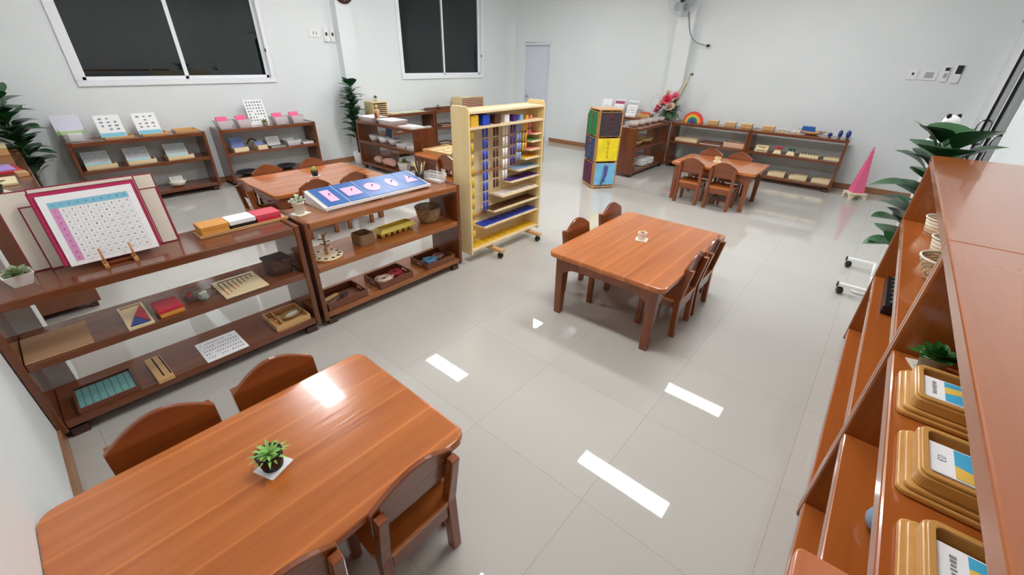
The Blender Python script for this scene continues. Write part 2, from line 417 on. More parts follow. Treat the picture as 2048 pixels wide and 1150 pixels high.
def window(n, a, b_):
    root = bpy.data.objects.new('window_%d' % n, None); COL.objects.link(root); root['kind'] = 'structure'; root.location = (a, Y1, WZ0)
    W = b_-a; H = WZ1-WZ0; f = MB(); t = .055
    for (x0, x1, z0, z1) in ((0,W,0,t),(0,W,H-t,H),(0,t,t,H-t),(W-t,W,t,H-t)): f.box(x0, x1, -.022, .10, z0, z1)
    f.build('window_frame', ALU, root, .004)
    for (x0, x1, y) in ((t, W/2+.012, .03), (W/2-.012, W-t, .055)):
        s_ = MB(); k = .036
        zz0, zz1 = t, H-t
        s_.box(x0, x1, y-.012, y+.012, zz0, zz0+k); s_.box(x0, x1, y-.012, y+.012, zz1-k, zz1)
        s_.box(x0, x0+.036, y-.012, y+.012, zz0, zz1); s_.box(x1-.036, x1, y-.012, y+.012, zz0, zz1)
        sh = s_.build('sash', ALU, root, .003)
        B(x0+.036, x1-.036, y-.002, y+.002, zz0+k, zz1-k).build('pane', WPANE, sh)
    B(W-t-.012, W-t+.004, -.03, -.02, .36, .40).build('latch', BLACKP, root, .002)
window(1, *WIN[0]); window(2, *WIN[1])

# the room's inner door
root = bpy.data.objects.new('door_1', None); COL.objects.link(root); root['kind'] = 'structure'; root.location = (X1, DY0, 0)
GREYW = mat('pale grey door paint', '#d8dde8', .4, var=.01)
f = MB(); f.box(-.015, .1, 0, .045, 0, DZ); f.box(-.015, .1, DY1-DY0-.045, DY1-DY0, 0, DZ); f.box(-.015, .1, .045, DY1-DY0-.045, DZ-.045, DZ)
f.build('door_frame', mat('white door frame', '#e4e7ec', .35, var=.01), root, .004)
B(.03, .065, .047, DY1-DY0-.047, .006, DZ-.047).build('door_leaf', GREYW, root, .003)
k = MB(); k.lathe([(.028,0),(.028,.006),(.011,.01),(.011,.035),(.024,.042),(.027,.055),(.018,.066)], n=14); k.xf(T(.03, DY1-DY0-.11, .86) @ RY(-PI/2))
k.build('door_knob', STEEL, root)
# sliding glass door in the right wall
root = bpy.data.objects.new('door_2', None); COL.objects.link(root); root['kind'] = 'structure'; root.location = (SX0, Y0, 0)
W = SX1-SX0; f = MB()
f.box(0, .05, -.1, .015, 0, SZ); f.box(W-.05, W, -.1, .015, 0, SZ); f.box(.05, W-.05, -.1, .02, SZ-.06, SZ); f.box(.05, W-.05, -.1, .004, 0, .02)
f.build('door_frame', ALU, root, .004)
B(-.05, W+.1, .002, .05, SZ+.0, SZ+.04).build('door_track', mat('grey aluminium', '#b9bdc2', .35, metal=.6), root, .003)
for (x0, x1, y) in ((.05, W/2+.03, -.03), (W/2-.03, W-.05, -.06)):
    s_ = MB()
    s_.box(x0, x0+.07, y-.015, y+.015, .02, SZ-.06); s_.box(x1-.07, x1, y-.015, y+.015, .02, SZ-.06)
    s_.box(x0+.07, x1-.07, y-.015, y+.015, .02, .1); s_.box(x0+.07, x1-.07, y-.015, y+.015, SZ-.12, SZ-.06)
    lf = s_.build('sliding_leaf', ALU, root, .003)
    B(x0+.07, x1-.07, y-.003, y+.003, .1, SZ-.12).build('pane', WPANE, lf)
    g = MB(); g.box(x0+.07, x0+.082, y+.004, y+.016, .1, SZ-.12); g.box(x1-.082, x1-.07, y+.004, y+.016, .1, SZ-.12)
    g.build('gasket', BLACKP, lf)
    hx = x1-.10 if x1 > W*.6 else x0+.28
    h = MB(); h.tube([(hx,y+.012,.80),(hx,y+.05,.81),(hx,y+.062,.85),(hx,y+.062,1.0),(hx,y+.05,1.05),(hx,y+.012,1.06)], .011, 8)
    h.build('handle', CHROME, lf)

# ceiling lights (rows seen mirrored in the tiles)
M_LAMP = mat('lit diffuser', '#fbfdff', .5, emit=LAMP, var=0)
light0 = thing('ceiling_light', 'slim white ceiling light panel, mirrored in the glossy floor', 'ceiling light', (0,0,ZC), 0, 'ceiling light panels')
f = MB(); w2, l2 = .135, .585
f.box(-w2, w2, -l2, -l2+.02, -.03, -.001); f.box(-w2, w2, l2-.02, l2, -.03, -.001); f.box(-w2, -w2+.02, -l2+.02, l2-.02, -.03, -.001); f.box(w2-.02, w2, -l2+.02, l2-.02, -.03, -.001)
f.build('frame', PLASTIC_W, light0, .002)
B(-w2+.02, w2-.02, -l2+.02, l2-.02, -.024, -.016).build('diffuser', M_LAMP, light0)
first = True
for ix, lx in enumerate((1.46, 3.45, 5.48)):
    for iy, ly in enumerate((1.07, 4.45)):
        lab = 'slim white ceiling light panel, mirrored in the glossy floor'
        if first: light0.location = (lx, ly, ZC); first = False
        else: dup(light0, (lx, ly, ZC), 0, lab)

# ------------------------------------------------------------------ shelves
def shelf(name, label, loc, rz, L, D=.345, H=.712, boards=(.42, .10), group=None, cat='shelf', th=.042, light=False, feet=True):
    """open-backed low bookshelf; local x = length, y = depth with the front at 0"""
    r = thing(name, label, cat, loc, rz, group)
    t = .03; z0 = .045 if feet else 0
    WZ, WX = (W_Z, W_X) if feet else (W_KZ, W_K)
    if light: WX = W_M
    B(0, t, 0, D, z0, H).build('side_panel', WZ, r, .006)
    B(L-t, L, 0, D, z0, H).build('side_panel', WZ, r, .006)
    if feet: B(t+.0005, L-t-.0005, -.004, D, H-th-.006, H-.006).build('top_board', WX, r, .006)
    else: B(0, L, -.006, D+.004, H+.0005, H+.0355).build('top_board', WX, r, .004)
    for z in boards: B(t+.0005, L-t-.0005, .004, D-.002, z-th*.9, z).build('shelf_board', WX, r, .005)
    if feet:
        for x in (.03, L-.09):
            for y in (.02, D-.06): B(x, x+.06, y, y+.04, 0, z0).build('foot', W_DK, r, .003)
    return r
SG = 'low open wooden shelves'
shelf('low_shelf', 'long brown open shelf holding the number chart and numbered boards', (-.308, 2.343, 0), 0, 1.213, group=SG)
shelf('low_shelf', 'brown open shelf with the blue and pink shape rack on top', (.93, 2.343, 0), 0, 1.205, group=SG, light=True)
shelf('low_shelf', 'shelf along the near wall ending behind the number chart, nearest unit', (.04, 3.72, 0), PI/2, 1.25, group=SG)
shelf('low_shelf', 'shelf on the near wall in front of the corner fig plant', (.04, 4.98, 0), PI/2, 1.25, group=SG)
shelf('low_shelf', 'shelf under the larger window with white picture cards on top', (.38, 6.262, 0), 0, 1.225, group=SG)
shelf('low_shelf', 'shelf with four pink-filled bins on top, right of the larger window', (1.755, 6.262, 0), 0, 1.225, group=SG)
shelf('low_shelf', 'brown shelf seen end-on, carrying white trays and the torso model', (3.53, 6.12, 0), -PI/2, 1.40, group=SG)
shelf('low_shelf', 'shelf under the smaller window holding the slotted letter cabinet', (3.95, 6.262, 0), 0, 1.235, group=SG)
shelf('low_shelf', 'shelf under the smaller window with the red-brown tray on top', (5.20, 6.262, 0), 0, 1.30, group=SG)
shelf('low_shelf', 'shelf with clear bowls on top, end panel beside the lacing frame tower', (5.98, 2.735, 0), 0, 1.215, group=SG)
shelf('low_shelf', 'shelf along the back wall with the rainbow and small wooden boxes', (7.215, 2.725, 0), -PI/2, 1.19, group=SG)
shelf('low_shelf', 'shelf along the back wall with blue eggs and boat bowl on top', (7.215, 1.53, 0), -PI/2, 1.19, group=SG)
shelf('low_shelf', 'shelf against the back wall behind the lacing frames, with leaning booklets', (7.215, 4.32, 0), -PI/2, 1.22, group=SG)
KB = (.82, .465, .085)
shelf('tall_shelf', 'tall glossy brown shelf in the right foreground holding yellow trays', (1.545, -.222, 0), PI, 1.6, .40, 1.125, KB, group='tall glossy shelves on the right', feet=False)
shelf('tall_shelf', 'tall glossy brown shelf beyond the first, holding woven baskets', (3.14, -.222, 0), PI, 1.5945, .40, 1.125, KB, group='tall glossy shelves on the right', feet=False)

# ------------------------------------------------------------------ tables
def table(name, label, loc, rz, L, Wd, H=.465, group='low wooden tables'):
    r = thing(name, label, 'table', loc, rz, group)
    m = MB(); m.prism(rrect(-L/2, L/2, -Wd/2, Wd/2, .05), H-.034, H, 'z')
    m.build('tabletop', W_TOP, r, .009, 3)
    il, iw = L/2-.05, Wd/2-.05
    a = MB()
    for s_ in (-1, 1):
        y = s_*(iw-.012); a.box(-il+.01, il-.01, y-.011, y+.011, H-.105, H-.0345)
        x = s_*(il-.012); a.box(x-.011, x+.011, -iw+.03, iw-.03, H-.105, H-.0345)
    a.build('apron', W_CX, r, .003)
    for sx in (-1, 1):
        for sy in (-1, 1):
            g = MB(); w0, w1 = .058, .046
            cx, cy = sx*(il-.022), sy*(iw-.022)
            P = []
            for (ww, z) in ((w1, 0), (w0, H-.035)):
                P += [(cx-ww/2,cy-ww/2,z),(cx+ww/2,cy-ww/2,z),(cx+ww/2,cy+ww/2,z),(cx-ww/2,cy+ww/2,z)]
            g.add(P, [(0,3,2,1),(4,5,6,7),(0,1,5,4),(1,2,6,5),(2,3,7,6),(3,0,4,7)])
            # curved brackets towards the middle of each side
            br = [(0, H-.036)]+[(.115*(1-math.sin(q*PI/10)), H-.036-.0-.15*(1-math.cos(q*PI/10))-.07*(q > 0)*1.0) for q in range(0, 6)]
            br = [(0, H-.036), (.13, H-.036), (.13, H-.106)]+[(.13-.13*math.sin(q*PI/12), H-.106-.11*(1-math.cos(q*PI/12))) for q in range(1, 7)]
            g.prism([(cx-sx*p[0], p[1]) for p in br], cy+sy*.006, cy+sy*.026, 'y')
            g.prism([(cy-sy*p[0], p[1]) for p in br], cx+sx*.006, cx+sx*.026, 'x')
            g.build('leg', W_CH, r, .004)
    return r
table('low_table', 'nearest low wooden table, with a black-potted succulent on it', (.175, 1.06, 0), 0, .97, .66)
table('low_table', 'low table in the middle of the floor with a tiny white cup', (2.615, 1.03, 0), 0, 1.13, .79)
table('low_table', 'low table before the pink-bin shelf with a cactus in black pot', (1.91, 4.27, 0), 0, 1.12, .84)
table('low_table', 'low table in front of the rainbow shelf with four chairs', (5.74, 1.46, 0), PI/2, .98, .72)
table('low_table', 'low table behind the bead cabinet carrying wooden puzzle maps', (3.66, 4.05, 0), PI/2, 1.0, .58)

# ------------------------------------------------------------------ chairs
def chair(label, loc, rz, group):
    r = thing('child_chair', label, 'chair', loc, rz, group)
    for s_ in (-1, 1):
        p = MB(); x = s_*.1285
        def q(z, y, w=.036): return [(x-w/2,y,z),(x+w/2,y,z),(x+w/2,y+w,z),(x-w/2,y+w,z)]
        P = q(0, -.012)+q(.26, .0)+q(.485, -.0346, .031)
        F = [(0,3,2,1)]
        for k in (0, 4):
            for i in range(4): F.append((k+i, k+(i+1) % 4, k+4+(i+1) % 4, k+4+i))
        F.append((8,9,10,11)); p.add(P, F); p.build('back_post', W_CH, r, .004)
        B(x-.017, x+.017, .225, .259, 0, .248).build('front_leg', W_CH, r, .004)
        B(s_*.128-.008, s_*.128+.008, .036, .225, .20, .248).build('side_rail', W_CX, r, .002)
    b = MB(); n = 14
    P = [(-.147, .372), (.147, .372)]+[(.147-.294*i/n, .490+.066*math.sin(PI*i/n)) for i in range(n+1)]
    b.prism(P, .0005, .0185, 'y'); b.xf(Matrix(((1,0,0,0),(0,1,-.1625,.0783),(0,0,1,0),(0,0,0,1))))
    b.build('backrest', W_CX, r, .004)
    B(-.109, .109, .003, .025, .185, .248).build('back_rail', W_CX, r, .003)
    B(-.109, .109, .232, .25, .205, .248).build('front_rail', W_CX, r, .003)
    MB().prism([(-.107,-.002),(.107,-.002),(.15,.038),(.15,.275),(-.15,.275),(-.15,.038)], .249, .27, 'z').build('seat', W_TOP, r, .005)
    return r
CG = "children's chairs around the low tables"
c0 = chair('chair on the near side of the nearest table, its whole back showing', (.42, .70, 0), 0, CG)
for (x, y, a, lab) in (
    (.035, .70, 0, 'chair cut off by the bottom edge beside the nearest table'),
    (.0, 1.475, PI, 'chair behind the nearest table, closer to the white near wall'),
    (.352, 1.475, PI, 'chair behind the nearest table, closer to the open floor'),
    (2.50, .625, 0, 'chair at the middle table facing the big shelf run, nearer the camera'),
    (2.85, .625, 0, 'chair on the tall-shelf side of the middle table, farther one'),
    (2.51, 1.50, PI, 'chair on the bead-cabinet side of the middle table, nearer one'),
    (3.02, 1.50, PI, 'chair on the bead-cabinet side of the middle table, farther one'),
    (1.71, 3.84, 0, 'chair seen from behind the shape rack, left one of the pair'),
    (2.11, 3.84, 0, 'chair seen from behind the shape rack, right one of the pair'),
    (1.645, 4.73, PI, 'chair between the cactus table and pink-bin shelf, left one'),
    (2.12, 4.73, PI, 'chair between the cactus table and pink-bin shelf, right one'),
    (1.25, 4.24, -PI/2, 'chair at the end of the cactus table, turned sideways'),
    (5.315, 1.665, -PI/2, 'chair with its back to the camera at rainbow-side table, left one'),
    (5.315, 1.295, -PI/2, 'chair with its back to the camera at rainbow-side table, right one'),
    (6.16, 1.70, PI/2, 'chair between the rainbow shelf and its table, left one'),
    (6.16, 1.34, PI/2, 'chair between the rainbow shelf and its table, right one'),
    (3.30, 3.84, -PI/2, 'chair tucked under the puzzle map table')):
    dup(c0, (x, y, 0), a, lab)

# ------------------------------------------------------------------ helpers for small things
def plate(name, label, cat, loc, rz, d, m, group=None, bevel=.002):
    o = MB().cbox((0,0,0), d).build(name, m, None, bevel, loc=loc, rz=rz); return tag(o, label, cat, group)
def tray(name, label, loc, rz, a, b, h, m, group=None, cat='tray', handles=False, mi=None, flare=.0):
    r = thing(name, label, cat, loc, rz, group); t = .009
    MB().box(-a/2, a/2, -b/2, b/2, 0, .007).build('base', mi or m, r, .001)
    for s_ in (-1, 1):
        B(-a/2, a/2, s_*b/2-(t if s_ > 0 else 0), s_*b/2+(t if s_ < 0 else 0), .0075, h).build('side', m, r, .002)
        x0, x1 = (s_*a/2-t, s_*a/2) if s_ > 0 else (s_*a/2, s_*a/2+t)
        e = MB(); y0, y1 = -b/2+t+.0005, b/2-t-.0005
        if handles:
            e.box(x0, x1, y0, -.035, .0075, h); e.box(x0, x1, .035, y1, .0075, h); e.box(x0, x1, -.035, .035, .0075, h*.45); e.box(x0, x1, -.035, .035, h*.8, h)
        else: e.box(x0, x1, y0, y1, .0075, h)
        e.build('end', m, r, .001 if handles else .002)
    return r
def marks(mb, x0, x1, z0, z1, rows, cols, y, fill=.6, hf=.5, m=0, skip=.15, rng=random):
    """rows of small printed marks, standing .0004 proud of a card face at y (front towards -y)"""
    dx, dz = (x1-x0)/cols, (z1-z0)/rows
    for i in range(rows):
        for j in range(cols):
            if rng.random() < skip: continue
            w = dx*fill*rng.uniform(.6, 1); h = dz*hf*rng.uniform(.7, 1)
            cx = x0+dx*(j+.5); cz = z0+dz*(i+.5)
            mb.box(cx-w/2, cx+w/2, y-.0005, y, cz-h/2, cz+h/2, m)
    return mb
def lean_card(name, label, cat, loc, rz, w, h, tilt, face=PAPER, t=.004, group=None, band=None, prints=None, edge=None):
    """a card leaning back from its lower edge; front faces local -y"""
    r = thing(name, label, cat, loc, rz, group); M = RX(-tilt)
    mb = MB().box(-w/2, w/2, 0, t, 0, h); mb.xf(M); mb.build('card', face, r, .0006)
    if band:
        b = MB().box(-w/2+.004, w/2-.004, -.0006, 0, band[0]*h, band[1]*h); b.xf(M); b.build('colour_band', band[2], r)
    if prints:
        p = MB(); prints(p, w, h); p.xf(M); p.build('printed_marks', prints.__dict__.get('mat', INK), r)
    return r
def pebbles(mb, r, z, n, m=0, rng=random):
    for i in range(n):
        a = rng.uniform(0, 2*PI); q = r*math.sqrt(rng.random())*.9
        mb.ball((q*math.cos(a), q*math.sin(a), z), (.004, .0035, .003), m, 6, 4)
def rosette(mb, c, R, H, n, W, m=0, rings=3, tip=.8, rng=random, droop=.25):
    for k in range(rings):
        nn = max(4, int(n*(1-.25*k))); el = .25+.45*k
        for i in range(nn):
            a = 2*PI*(i+.5*(k % 2))/nn+rng.uniform(-.15, .15); e = el+rng.uniform(-.1, .1)
            mb.leaf(c, (math.cos(a)*math.cos(e), math.sin(a)*math.cos(e), math.sin(e)), R*(1-.12*k)*rng.uniform(.85, 1.1), W, droop, m=m, nl=5, tip=tip, cup=.3)
def succulent(label, loc, kind='round', r=.032, h=.055, pot=CERAMIC, leaf=BGREEN, R=.05, matw=0, style='spiky', cat='potted plant', matm=PAPER, soil=None, rz=.3, H=None):
    t = thing('potted_succulent', label, cat, loc, rz, 'small potted succulents')
    z0 = 0
    if matw:
        MB().box(-matw/2, matw/2, -matw/2, matw/2, 0, .003).build('coaster', matm, t, .0008); z0 = .0035
    p = MB()
    if kind == 'ribbed':
        prof = [(r*.72, z0)]
        for i in range(6):
            zz = z0+h*(i+.3)/6; rr = r*(.74+.26*(i+.5)/6); prof += [(rr+.0015, zz), (rr-.0005, zz+h/14)]
        prof += [(r+.001, z0+h), (r-.004, z0+h), (r-.005, z0+h*.8)]
        p.lathe(prof, n=24)
    elif kind == 'square': p.tub((0,0,z0), r*1.25, r*1.1, r*2.1, r*1.8, h, .004, floor=h*.75)
    elif kind == 'hex': p.lathe([(r*.8,z0),(r*1.02,z0+h),(r*.86,z0+h),(r*.8,z0+h*.75)], n=6, smooth=False)
    else: p.lathe([(r*.75,z0),(r*.95,z0+h*.9),(r*1.02,z0+h*.92),(r*1.02,z0+h),(r*.9,z0+h),(r*.86,z0+h*.82)], n=20)
    p.build('pot', pot, t)
    g = MB(); pebbles(g, r*.85, z0+h*.86, 34 if r > .03 else 14)
    g.build('gravel', soil or mat('tan pebbles', '#c9b48a', .8, var=.25, scale=150), t)['kind'] = 'stuff'
    f = MB(); c = (0, 0, z0+h*.84)
    if style == 'spiky': rosette(f, c, R, R, 14, R*.2, rings=3, tip=.8)
    elif style == 'plump': rosette(f, c, R, R, 9, R*.55, rings=4, tip=1.2, droop=.05)
    elif style == 'bush':
        for i in range(46):
            a = random.uniform(0, 2*PI); e = random.uniform(.3, 1.4)
            d = (math.cos(a)*math.cos(e), math.sin(a)*math.cos(e), math.sin(e))
            q = Vector(c)+Vector(d)*R*random.uniform(.25, .8)
            f.leaf(q, d, R*.45, R*.34, .3, nl=3, tip=1.1)
    elif style == 'cactus':
        for (x, y, q) in ((0,0,1), (.011,.005,.75), (-.009,.008,.8)):
            f.ball((x, y, c[2]+R*.45*q), (R*.4*q, R*.4*q, R*.55*q), 0, 12, 8)
    f.build('leaves', leaf, t)
    return t
def jar_lines(mb, r, z, n, m=0): mb.lathe([(r, z), (r, z+n)], n=20, m=m, cap0=False, cap1=False)
def fig_tree(label, loc, h0, h1, spread, n, seed, leafL=.22, lean=(0,0), pot_r=.12, pot_h=.22, dirs=None):
    rng = random.Random(seed)
    t = thing('fiddle_leaf_fig', label, 'potted plant', loc)
    MB().lathe([(pot_r*.75,0),(pot_r,pot_h),(pot_r*.9,pot_h),(pot_r*.88,pot_h-.02)], n=24).build('pot', PLASTIC_W, t)
    tr = MB(); pts = [(lean[0]*q*q, lean[1]*q*q, pot_h-.03+(h1-pot_h)*q) for q in [i/8 for i in range(9)]]
    tr.tube(pts, [.014-.008*i/8 for i in range(9)], 8); tr.build('trunk', mat('brown bark', '#4c3a2a', .8, var=.3), t)
    f = MB()
    for i in range(n):
        q = h0+(h1-h0)*i/n; k = max(0, min(1, (q-pot_h)/(h1-pot_h)))
        a = i*2.4+rng.uniform(-.35, .35); el = rng.uniform(.6, 1.1) if i < n-5 else rng.uniform(1.0, 1.35)
        L = leafL*rng.uniform(.8, 1.12)
        base = Vector((lean[0]*k*k, lean[1]*k*k, q-.04)); d = Vector((math.cos(a)*math.cos(el), math.sin(a)*math.cos(el), math.sin(el)))
        st = base+d*max(.02, spread-leafL*.8)
        f.tube([base, st], .003, 5)
        f.leaf(st, d, L, L*rng.uniform(.95, 1.2), rng.uniform(.4, .85), nl=9, tip=1.3, cup=rng.uniform(.05, .3))
    f.build('leaves', DGREEN, t); return t

# ------------------------------------------------------------------ on the shelf with the number chart
# number chart: 9 x 9 addition table
ch = thing('number_chart', 'white addition table with blue top row and pink first column', 'number chart', (.147, 2.482, .731))
M = RX(-.27); w, h = .312, .300
c = MB().box(-w/2, w/2, 0, .005, 0, h); c.xf(M); c.build('board', PAPER, ch, .001)
c = MB().box(-w/2-.0016, w/2+.0016, .001, .0045, -.0016, h+.0016); c.xf(M); c.build('edge', MAROON, ch)
gx0, gz1 = -.132, h-.030; cw, chh = .0262, .0252
c = MB().box(gx0, gx0+cw*10, -.0005, 0, gz1-chh, gz1); c.xf(M); c.build('blue_header_row', CYAN, ch)
c = MB().box(gx0, gx0+cw, -.0005, 0, gz1-chh*10, gz1-chh-.0001); c.xf(M); c.build('pink_header_column', mat('pink print', '#dd92c4', .6, var=.02), ch)
c = MB()
for i in range(11):
    z = gz1-chh*i; c.box(gx0, gx0+cw*10, -.0006, -.0001, z-.0004, z+.0004)
    x = gx0+cw*i; c.box(x-.0004, x+.0004, -.0006, -.0001, gz1-chh*10, gz1)
c.xf(M); c.build('grid_lines', mat('pale grey print', '#b9bcc0', .7, var=0), ch)
c = MB(); F = Matrix(((1,0,0,0),(0,0,-1,-.0009),(0,1,0,0),(0,0,0,1)))
for i in range(10):
    for j in range(10):
        body = '+' if i == j == 0 else str(i+j)
        c.text(body, .0125, T(gx0+cw*(j+.5), 0, gz1-chh*(i+.5)) @ F)
c.xf(M); c.build('numerals', mat('dark grey print', '#3c4046', .7, var=0), ch)
es = thing('board_easel', 'small wooden easel holding up the white addition table', 'easel', (.147, 2.47, .706))
for s_ in (-1, 1):
    B(s_*.052-.008, s_*.052+.008, -.045, .15, 0, .018).build('foot', W_OZ, es, .002)
    p = MB().tube([(s_*.052, -.028, .016), (s_*.052, -.014, .085)], .0048, 8); p.build('peg', W_OZ, es)
    p = MB().tube([(s_*.052, .11, .015), (s_*.052, .142, .17)], .006, 8); p.build('back_post', W_OZ, es)
B(-.044, .044, -.006, .010, .002, .014).build('crossbar', W_CX, es, .002)
def edged_board(label, loc, w, h, tilt, inner=None, face=CREAM, edge=MAROON, t=.005):
    r = thing('edged_board', label, 'board', loc, 0, 'edged boards behind the number chart'); M = RX(-tilt)
    c = MB().box(-w/2, w/2, 0, t, 0, h); c.xf(M); c.build('edge', edge, r, .001)
    e = .0055; c = MB().box(-w/2+e, w/2-e, -.0006, 0, e, h-e); c.xf(M); c.build('face', face, r)
    return r
PKE = mat('bright magenta edge', '#c21f5e', .45, var=.03)
edged_board('magenta board directly behind the white addition table', (.144, 2.492, .733), .346, .314, .27, face=PKE)
edged_board('red-edged cream board showing a thin rim above the magenta board', (.150, 2.505, .735), .350, .328, .27)
edged_board('wide cream board with dark red edge behind the chart, the front one', (.165, 2.585, .706), .47, .272, .22)
edged_board('widest cream board with dark red edge at the back of the stack', (.14, 2.60, .706), .535, .335, .22)
succulent('pale green rosette succulent in white square pot beside number chart', (-.165, 2.49, .706), 'square', .044, .05, leaf=SAGE, R=.055, style='plump', rz=.1)
t = thing('box_tray', 'long pale wooden tray under the three coloured flat boxes', 'tray', (.70, 2.575, .706))
B(-.225, .225, -.068, .068, 0, .008).build('base', W_OR, t, .003)
for y in (-.068, .06): B(-.225, .225, y, y+.008, .0085, .016).build('rim', W_OR, t, .002)
OCHRE = mat('ochre card', '#dd9a44', .5, var=.03)
def flat_box(label, x, mt, ml):
    r = thing('flat_box', label, 'box', (x, 2.575, .7145), 0, 'three coloured boxes in a row')
    B(-.064, .064, -.058, .058, 0, .022).build('body', ml, r, .002); B(-.066, .066, -.058, .058, .0225, .046).build('lid', mt, r, .003); return r
flat_box('ochre yellow flat box at the left end of pale tray', .555, OCHRE, OCHRE)
flat_box('white-lidded black flat box between the ochre and red boxes', .69, PAPER, BLACKP)
flat_box('bright red flat box at the right end of pale tray', .825, mat('light red card', '#dc4a5c', .45, var=.03), RED)
# middle shelf of the same unit
zs = .4205
plate('linen_mat', 'tan linen mat lying flat on the middle shelf', 'mat', (-.168, 2.475, zs), 0, (.215, .25, .006), stripes('tan linen', '#b08a66', '#bf9a77', 420, 0, .5, .9, 1, 420))
r = tray('shape_tray', 'shallow pale tray holding red and blue triangles', (.108, 2.475, zs), .0, .098, .255, .014, W_LT)
def tri(label, m, pts, z=.429):
    o = MB().prism(pts, 0, .006, 'z').build('wooden_triangle', m, None, .0008, loc=(.108, 2.475, z)); tag(o, label, 'triangle', 'wooden triangles in the shallow tray')
tri('red wooden triangle in the shallow pale tray', RED, [(.036, .10), (.036, -.105), (-.004, -.01)])
tri('blue wooden triangle in the shallow pale tray', DBLUE, [(-.036, -.112), (.034, -.112), (-.006, -.016)])
r = thing('flat_box', 'red-lidded yellow box on the middle shelf beside glass cups', 'box', (.232, 2.43, zs), .05)
B(-.05, .05, -.062, .062, 0, .022).build('body', OCHRE, r, .002); B(-.051, .051, -.063, .063, .0225, .04).build('lid', RED, r, .003)
DICE = mat('white dice', '#e8e6dc', .4, var=.1, scale=200)
for (x, y, lab, cm, nm) in ((.335, 2.47, 'small clear cup with red beads on the middle shelf', RED, 'bead'), (.385, 2.43, 'small clear cup with white cubes on the middle shelf', DICE, 'cube')):
    r = thing('clear_cup', lab, 'cup', (x, y, zs), .4, 'small clear cups')
    MB().tub((0,0,0), .038, .038, .052, .052, .045, .002).build('cup', GLASS, r)
    q = MB(); rng = random.Random(3)
    for i in range(34):
        p = (rng.uniform(-.014, .014), rng.uniform(-.014, .014), .009+.026*rng.random())
        q.ball(p, .006, 0, 6, 4) if nm == 'bead' else q.box(p[0]-.006, p[0]+.006, p[1]-.006, p[1]+.006, p[2]-.005, p[2]+.006)
    q.build('beads' if nm == 'bead' else 'cubes', cm, r)['kind'] = 'stuff'
r = thing('peg_board', 'pale wooden peg board with rows of red and black dots', 'board', (.565, 2.455, zs), 0)
B(-.108, .108, -.118, .118, 0, .012).build('board', W_LT, r, .004)
B(-.085, .09, .082, .092, .0122, .0130).build('black_line', DINK, r)
q = MB()
for i in range(8):
    for j in range(9-i if i < 8 else 1):
        q.ball((-.085+.023*i, .062-.019*j, .013), (.0042, .0042, .003), 0 if j < 5-i*.4 else 1, 6, 4)
o = q.build('dots', [DINK, RED], r); o['kind'] = 'stuff'
r = thing('lidded_box', 'dark brown two-part wooden box at the right end of middle shelf', 'box', (.785, 2.475, zs), .05)
B(-.055, .055, -.06, .06, 0, .075).build('body', W_DK, r, .003); B(-.062, -.001, -.068, .068, .0755, .092).build('lid', W_DK, r, .002); B(.001, .062, -.068, .068, .0755, .092).build('lid', W_DK, r, .002)
# bottom shelf of the same unit
zs = .1005
r = tray('mat_tray', 'wooden tray lined with teal woven fabric on the bottom shelf', (-.11, 2.455, zs), 0, .225, .205, .03, W_TR)
o = MB().box(-.102, .102, -.092, .092, .0075, .02).build('lining', stripes('teal woven fabric', '#4f8d8c', '#83b3ad', 38, 0, .8, .9, 1, 110), r)
o['label'] = 'teal fabric lining'
r = thing('strip_box', 'narrow wooden box with two dark grooves on the bottom shelf', 'box', (.098, 2.455, zs), .03)
B(-.034, .034, -.12, .12, 0, .026).build('body', W_OR, r, .003)
q = MB(); q.box(-.006, .001, -.1, .112, .0262, .0266); q.box(.024, .030, -.1, .112, .0262, .0266); q.build('groove', DINK, r)
def ws(mb, w, h): marks(mb, -w/2+.012, w/2-.012, .02, h-.015, 5, 14, 0, .45, .42, skip=.12)
r = lean_card('worksheet', 'white sheet with rows of small black marks on bottom shelf', 'paper', (.385, 2.345, zs+.001), 0, .205, .225, PI/2-.01, t=.0012, prints=ws)
r = tray('divided_tray', 'small divided wooden tray with a pale glass dish in it', (.752, 2.462, zs), 0, .205, .205, .038, W_OR)
B(-.055, -.048, -.09, .09, .0075, .034).build('divider', W_OR, r); B(-.092, -.056, -.012, -.006, .0075, .03).build('divider', W_OR, r)
o = MB().lathe([(.006,0),(.05,.012),(.062,.03),(.058,.03),(.045,.014),(.004,.004)], n=22, sx=1.2, sy=.62).build('glass_dish', mat('amber glass', '#b99a66', .1, var=.05), None, loc=(.785, 2.46, .1085), rz=.2)
tag(o, 'oval amber glass dish inside the divided wooden tray', 'dish')
o = MB().ball((0,0,0), (.045,.018,.014), 0, 12, 8).build('pearly_shell', mat('pearly shell', '#e4e2d4', .25, var=.1, scale=60), None, loc=(.785, 2.46, .128), rz=.25); tag(o, 'pearly white shell lying in the amber dish', 'shell')

